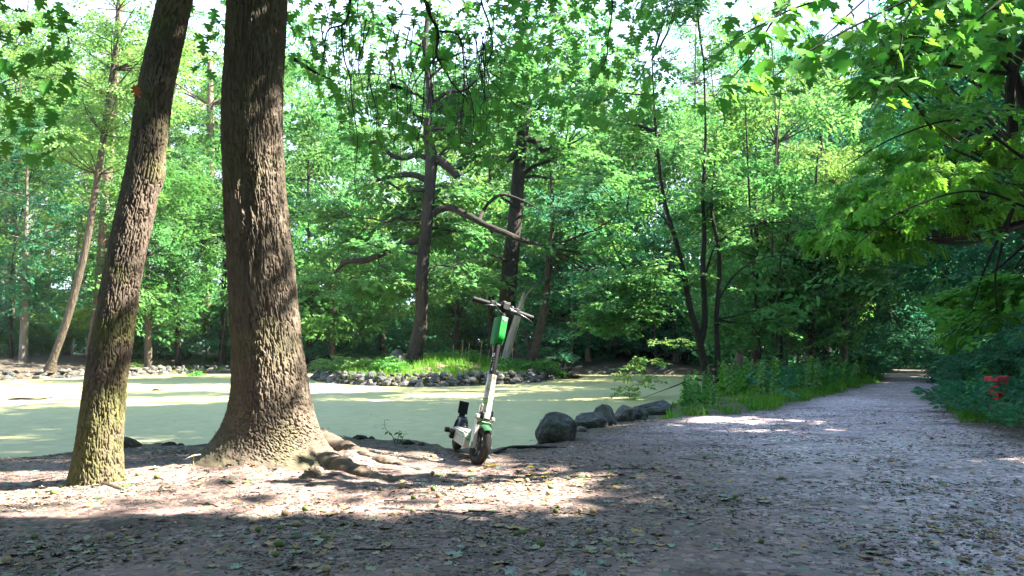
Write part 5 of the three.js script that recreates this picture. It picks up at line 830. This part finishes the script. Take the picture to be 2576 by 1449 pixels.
  for (const x of [-1, 1]) for (const y of [-1, 1]) mesh('bolt', col(new THREE.CylinderGeometry(0.0042, 0.0042, 0.004, 8).rotateX(Math.PI / 2), HB + 0.006 + y * 0.018, 0.0405, 0.004 + x * 0.021), M.gloss, clampM);
  mesh('display_top', col(box(0.066, 0.008, 0.07, 0.003), HB + 0.039, 0.0, 0.004), M.gloss, clampM);
  { const d = new THREE.SphereGeometry(0.018, 18, 10, 0, 6.29, 0, 1.6); mesh('bell', col(d, HB + 0.018, 0.004, 0.065), M.gloss, hb); }
  for (const [x, L] of [[1, 1], [-1, 0.75]]) { // brake levers
    const lv = [[x * 0.088, -0.014, 0.014], [x * 0.12, -0.022, 0.034], [x * 0.165, -0.032, 0.040], [x * (0.165 + 0.06 * L), -0.046, 0.034], [x * (0.165 + 0.075 * L), -0.056, 0.030]];
    if (x > 0) bar(lv, [0.010, 0.008, 0.0065, 0.006, 0.004], M.gloss, 'brake_lever', hb, 8); else bar(lv.map((p) => [p[0] * 0.85, p[1] * 0.8, p[2]]), [0.008, 0.005, 0.003], M.gloss, 'brake_lever', hb, 8);
  }
  mesh('lever_mount', col(box(0.06, 0.026, 0.03, 0.008), HB - 0.012, 0.014, 0.072), M.gloss, hb);
  bar([[-0.08, -0.012, 0.02], [-0.05, -0.05, 0.05], [-0.01, -0.06, 0.03], [0, -0.045, 0]], 0.004, M.black, 'cable', hb, 8);
  mesh('brake_cable', st(rod([on(0.345, 0.03, -0.02), on(0.31, 0.05, -0.035), on(0.29, 0.03, -0.05), on(0.27, -0.02, -0.055)], 0.005, 8, 14)), M.black, s);
  // down tube, deck, side panels
  mesh('down_tube', rod([V(0, 0.36, -0.075), V(0, 0.27, -0.12), V(0, 0.17, -0.19), V(0, 0.14, -0.28)], [0.034, 0.036, 0.042, 0.045], 14, 16), M.white, s);
  mesh('frame_side', rod([V(-0.035, 0.30, -0.10), V(-0.055, 0.2, -0.15), V(-0.066, 0.13, -0.26)], [0.012, 0.016, 0.018], 10, 12), M.mint, s);
  { const sh = new THREE.Shape([[-0.24, 0.092], [-0.19, 0.088], [-0.68, 0.095], [-0.74, 0.12], [-0.74, 0.165], [-0.70, 0.185], [-0.27, 0.185], [-0.22, 0.175], [-0.195, 0.13]].map(([a, b]) => new THREE.Vector2(a, b)));
    const sh2 = new THREE.Shape([[-0.20, 0.095], [-0.66, 0.095], [-0.74, 0.122], [-0.74, 0.168], [-0.71, 0.186], [-0.25, 0.186], [-0.21, 0.172], [-0.19, 0.135]].map(([a, b]) => new THREE.Vector2(-a, b)));
    const g = new THREE.ExtrudeGeometry(sh2, { depth: 0.156, bevelEnabled: true, bevelSize: 0.006, bevelThickness: 0.007, bevelSegments: 3 }); g.rotateY(Math.PI / 2); g.translate(-0.078, 0, 0);
    const dk = mesh('deck', g, M.white, s); mesh('foot_mat', box(0.15, 0.008, 0.46, 0.003).translate(0, 0.195, -0.47), M.mat, dk);
    for (const x of [-1, 1]) { mesh('side_panel', box(0.008, 0.062, 0.36, 0.004).translate(x * 0.086, 0.138, -0.42), M.white, dk); mesh('panel_rib', box(0.005, 0.004, 0.34, 0.0015).translate(x * 0.0915, 0.158, -0.42), M.mint, dk); mesh('panel_rib', box(0.005, 0.004, 0.34, 0.0015).translate(x * 0.0915, 0.148, -0.42), M.mint, dk); }
    const lk = mesh('lock_box', join([box(0.03, 0.075, 0.075, 0.008).translate(-0.105, 0.14, -0.64), box(0.02, 0.02, 0.10, 0.005).translate(-0.118, 0.155, -0.64)]), M.black, dk); mesh('lock_knob', new THREE.CylinderGeometry(0.02, 0.022, 0.035, 14).rotateZ(Math.PI / 2).translate(-0.145, 0.16, -0.665), M.black, lk);
  }
  // rear: swing arms, ribbed mudguard, number plate
  for (const x of [-1, 1]) mesh('rear_arm', rod([V(x * 0.06, 0.14, -0.70), V(x * 0.058, 0.13, -0.80), V(x * 0.056, 0.125, -0.875)], [0.016, 0.014, 0.016], 10, 8), M.black, s);
  { const prof = []; for (let k = 0; k <= 10; k++) { const a = -1.3 + 2.6 * k / 10; prof.push(new THREE.Vector2(0.112 + 0.034 * Math.cos(a), 0.043 * Math.sin(a))); } for (let k = 10; k >= 0; k--) { const a = -1.3 + 2.6 * k / 10; prof.push(new THREE.Vector2(0.109 + 0.032 * Math.cos(a), 0.040 * Math.sin(a))); }
    const g = new THREE.LatheGeometry(prof, 40, 0, 2.7); g.rotateZ(Math.PI / 2); g.rotateX(-0.15); g.translate(0, 0.128, -0.87); const mg = mesh('rear_mudguard', g, M.gloss, s);
    for (let k = 0; k < 15; k++) { const a = -0.02 + 2.3 * k / 14, b = box(0.062, 0.004, 0.006, 0.0015); b.translate(0, 0.1475, 0); b.rotateX(a + 1.35 - Math.PI / 2 - 0.9 + 0.55); b.translate(0, 0.128, -0.87); mesh('rib', b, M.gloss, mg); }
    const pl = mesh('number_plate', box(0.082, 0.105, 0.005, 0.002).rotateX(-0.25).translate(0.0, 0.345, -0.955), M.black, s); mesh('plate_bracket', box(0.05, 0.04, 0.02, 0.004).rotateX(-0.2).translate(0, 0.285, -0.945), M.black, pl);
    mesh('tail_light', box(0.05, 0.02, 0.012, 0.004).translate(0, 0.255, -0.995), M.amber, s);
  }
  mesh('kickstand', rod([V(0.07, 0.10, -0.36), V(0.115, 0.075, -0.27), V(0.155, 0.036, -0.19)], [0.009, 0.008, 0.009], 10, 8), M.steel, s);
}
// ---------------------------------------------------------------- the red post half hidden in the ivy
{
  const q = P(2512, 1000, 11.4), y = groundH(q.x, q.z), t = thing('red_post', 'squat red painted post with a slab cap half buried in ivy beside the path', 'post', V(q.x, y, q.z)); t.rotation.y = 0.45; t.rotation.z = 0.04; t.scale.setScalar(0.8);
  const r = rng(4), red = new THREE.MeshStandardMaterial({ map: dataTex(128, 128, (u, v, c) => { const k = sstep(0.1, 0.4, fbm(u * 6, v * 6, 2, 4)) * 0.5 + (r() - 0.5) * 0.08; c[0] = 0.78 - 0.25 * k; c[1] = 0.09 + 0.10 * k; c[2] = 0.12 + 0.06 * k; }, true), roughness: 0.6 });
  mesh('cap', new RoundedBoxGeometry(0.32, 0.09, 0.26, 3, 0.015).translate(0, 0.52, 0), red, t); mesh('shaft', new RoundedBoxGeometry(0.26, 0.50, 0.20, 3, 0.012).translate(0, 0.235, 0), red, t); mesh('door', new RoundedBoxGeometry(0.19, 0.30, 0.012, 2, 0.004).translate(0, 0.26, 0.102), red, t);
}
// ---------------------------------------------------------------- small things
{
  const r = rng(211), yel = new THREE.MeshPhysicalMaterial({ color: new THREE.Color().setRGB(0.50, 0.44, 0.05), vertexColors: true, side: THREE.DoubleSide, roughness: 1, transmission: 0.4, thickness: 0 });
  { const q = G(487, 1194, 0), y = groundH(q.x, q.z), t = thing('standing_leaf', 'yellow lobed leaf standing upright on its stalk left of the oak roots', 'leaf', V(q.x, y, q.z)); mesh('stalk', tube([V(0, -0.01, 0), V(-0.004, 0.035, 0), V(0, 0.07, 0)], [0.004, 0.003, 0.002], 6, 6), yel.clone(), t).material.vertexColors = false; const l = mesh('blade', mapleLeafGeo[1], yel, t); l.scale.setScalar(0.10); l.position.set(0.03, 0.072, -0.03); l.rotation.set(0.1, -1.2, 0.15); }
  const green = LEAF.herb.clone(); green.color.setRGB(0.09, 0.22, 0.03);
  const sprig = (px, py, h, pts, n, label, nm = 'sprig') => { const q = G(px, py, -0.03), y = groundH(q.x, q.z), t = thing(nm, label, 'plant', V(q.x, y, q.z)); for (const p of pts) { const c = p.map(([a, b]) => V(a * h, b * h, (r() - 0.5) * 0.06 * h)); mesh('stem', tube(c, [0.004, 0.0015], 5, 8), BARK.brown, t); const cv = new THREE.CatmullRomCurve3(c); for (let k = 0; k < n; k++) { const u = cv.getPoint(0.25 + 0.75 * (k + r()) / n), out = { p: [], c: [], i: [] }; leafQuad(1, 0.26, new THREE.Matrix4(), out, [1, 1, 1]); const l = mesh('leaf', built(out), green, t); l.position.copy(u); l.scale.setScalar(0.05 + 0.02 * r()); l.rotation.set(0.2 + (r() - 0.5), r() * 6.28, 0); } } };
  sprig(998, 1108, 0.24, [[[0, -0.1], [-0.2, 0.4], [-0.45, 0.65], [-0.5, 1.0]], [[0, -0.1], [0.05, 0.3], [0.12, 0.6]], [[0, -0.1], [0.2, 0.2], [0.3, 0.45]]], 6, 'small green sprig growing at the water edge between the oak and the scooter');
  sprig(852, 1112, 0.09, [[[0, -0.1], [0, 0.6]], [[0, -0.1], [0.3, 0.4]]], 3, 'tiny seedling with round leaves at the foot of the oak by the water');
  { const q = G(548, 1136, -0.03), o = solo('bare_twig', tube([V(0, -0.02, 0), V(0, 0.06, 0), V(-0.02, 0.11, 0), V(-0.03, 0.15, 0.01)], [0.003, 0.001], 5, 10), BARK.dark, 'bare upright twig at the water edge left of the oak', 'twig'); o.position.copy(onGround(q.x, q.z)); }
  // twigs lying on the ground
  for (let k = 0; k < 34; k++) { const d = 3.1 + 4.2 * r(), x = (r() * 2 - 1) * d * 0.62; if (sdf(POND, x, -d) > -0.1) continue; const a = r() * 6.28, L = 0.05 + 0.12 * r() * r(), o = solo('fallen_twig', tube([V(-L, 0, 0), V(-L * 0.2, 0.006, L * 0.12), V(L, 0, -L * 0.1)], [0.004, 0.003, 0.001], 5, 6), BARK.dark, 'short dark twig lying on the trodden earth', 'twig', 'fallen twigs on the ground'); o.position.copy(onGround(x, -d)); o.position.y += 0.004; o.rotation.y = a; }
  for (const [px, py, L, lab] of [[78, 1006, 0.45, 'dark crooked branch afloat on the duckweed left of the leaning trunk'], [398, 983, 0.14, 'short dark stick afloat on the duckweed between the trunks'], [238, 954, 0.2, 'thin dark stick afloat near the far stone bank']]) { const q = G(px, py, WATER), o = solo('floating_stick', tube([V(-L, 0, 0), V(-L * 0.3, 0.02, 0.04), V(L * 0.3, 0.0, -0.03), V(L, 0.05, 0)], [0.02, 0.025, 0.02, 0.006], 6, 10), BARK.dark, lab, 'stick'); o.position.set(q.x, WATER + 0.01, q.z); }
  // stump with torn roots at the tip of the island
  { const q = P(1415, 948, 26.4), t = thing('torn_stump', 'dark torn root stump jutting into the pond at the island tip', 'stump', V(q.x, WATER, q.z)); const g = stoneGeo(88, 3, 0.5, 3); const b = mesh('stump', g, BARK.dark, t); b.scale.set(0.22, 0.28, 0.2); b.position.y = 0.1; for (const [a, c, e] of [[0.55, 0.1, 0.1], [0.45, 0.35, -0.1], [0.12, 0.55, 0], [-0.3, 0.2, 0.2], [0.75, 0.05, -0.15]]) mesh('root', tube([V(0, 0.05, 0), V(a * 0.6, c * 0.9, e * 0.5), V(a, c, e)], [0.07, 0.045, 0.012], 6, 8), BARK.dark, t); }
  { const q = G(322, 1118, -0.02), t = solo('root_stub', stoneGeo(89, 3, 0.3, 3), BARK.brown, 'gnarled root stub at the water edge beside the leaning trunk', 'root'); t.position.copy(onGround(q.x, q.z)); t.scale.set(0.12, 0.10, 0.1); }
  for (const [px, py, s, seed] of [[425, 1114, 0.05, 90], [450, 1114, 0.035, 95], [520, 1120, 0.06, 91], [905, 1100, 0.055, 92], [935, 1102, 0.04, 96], [1030, 1108, 0.045, 93], [1060, 1112, 0.03, 97], [1260, 1134, 0.04, 94]]) { const q = G(px, py, -0.03), o = solo('soil_clod', stoneGeo(seed, 3, 0.3, 3), BARK.dark, 'lump of root and soil on the lip of the pond bank', 'clod', 'clods along the pond bank'); o.position.copy(onGround(q.x, q.z)); o.scale.set(s * 1.5, s * 0.9, s); o.rotation.y = r() * 3; }
  { const q = [[1240, 1136], [1290, 1122], [1345, 1124], [1400, 1128]].map(([x, y]) => { const g = G(x, y, -0.02); g.y = groundH(g.x, g.z) + 0.012; return g; }); solo('surface_root', tube(q, [0.008, 0.018, 0.016, 0.006], 7, 18), BARK.dark, 'thin dark root crossing the bank between the scooter and the largest boulder', 'root'); }
  { const p = P(337, 214, 4.9), o = solo('hanging_leaf', oakLeafGeo[2], new THREE.MeshPhysicalMaterial({ color: new THREE.Color().setRGB(0.36, 0.10, 0.04), vertexColors: true, side: THREE.DoubleSide, roughness: 1, transmission: 0.3, thickness: 0 }), 'dry red-brown leaf dangling beside the leaning trunk', 'leaf'); o.position.copy(p); o.scale.setScalar(0.085); o.rotation.set(1.35, 0.4, 0.2); }
}
// thin summer haze between the trees
scene.fog = new THREE.FogExp2(new THREE.Color(0.92, 0.97, 1.0), 0.0003);
renderer.render(scene, camera);
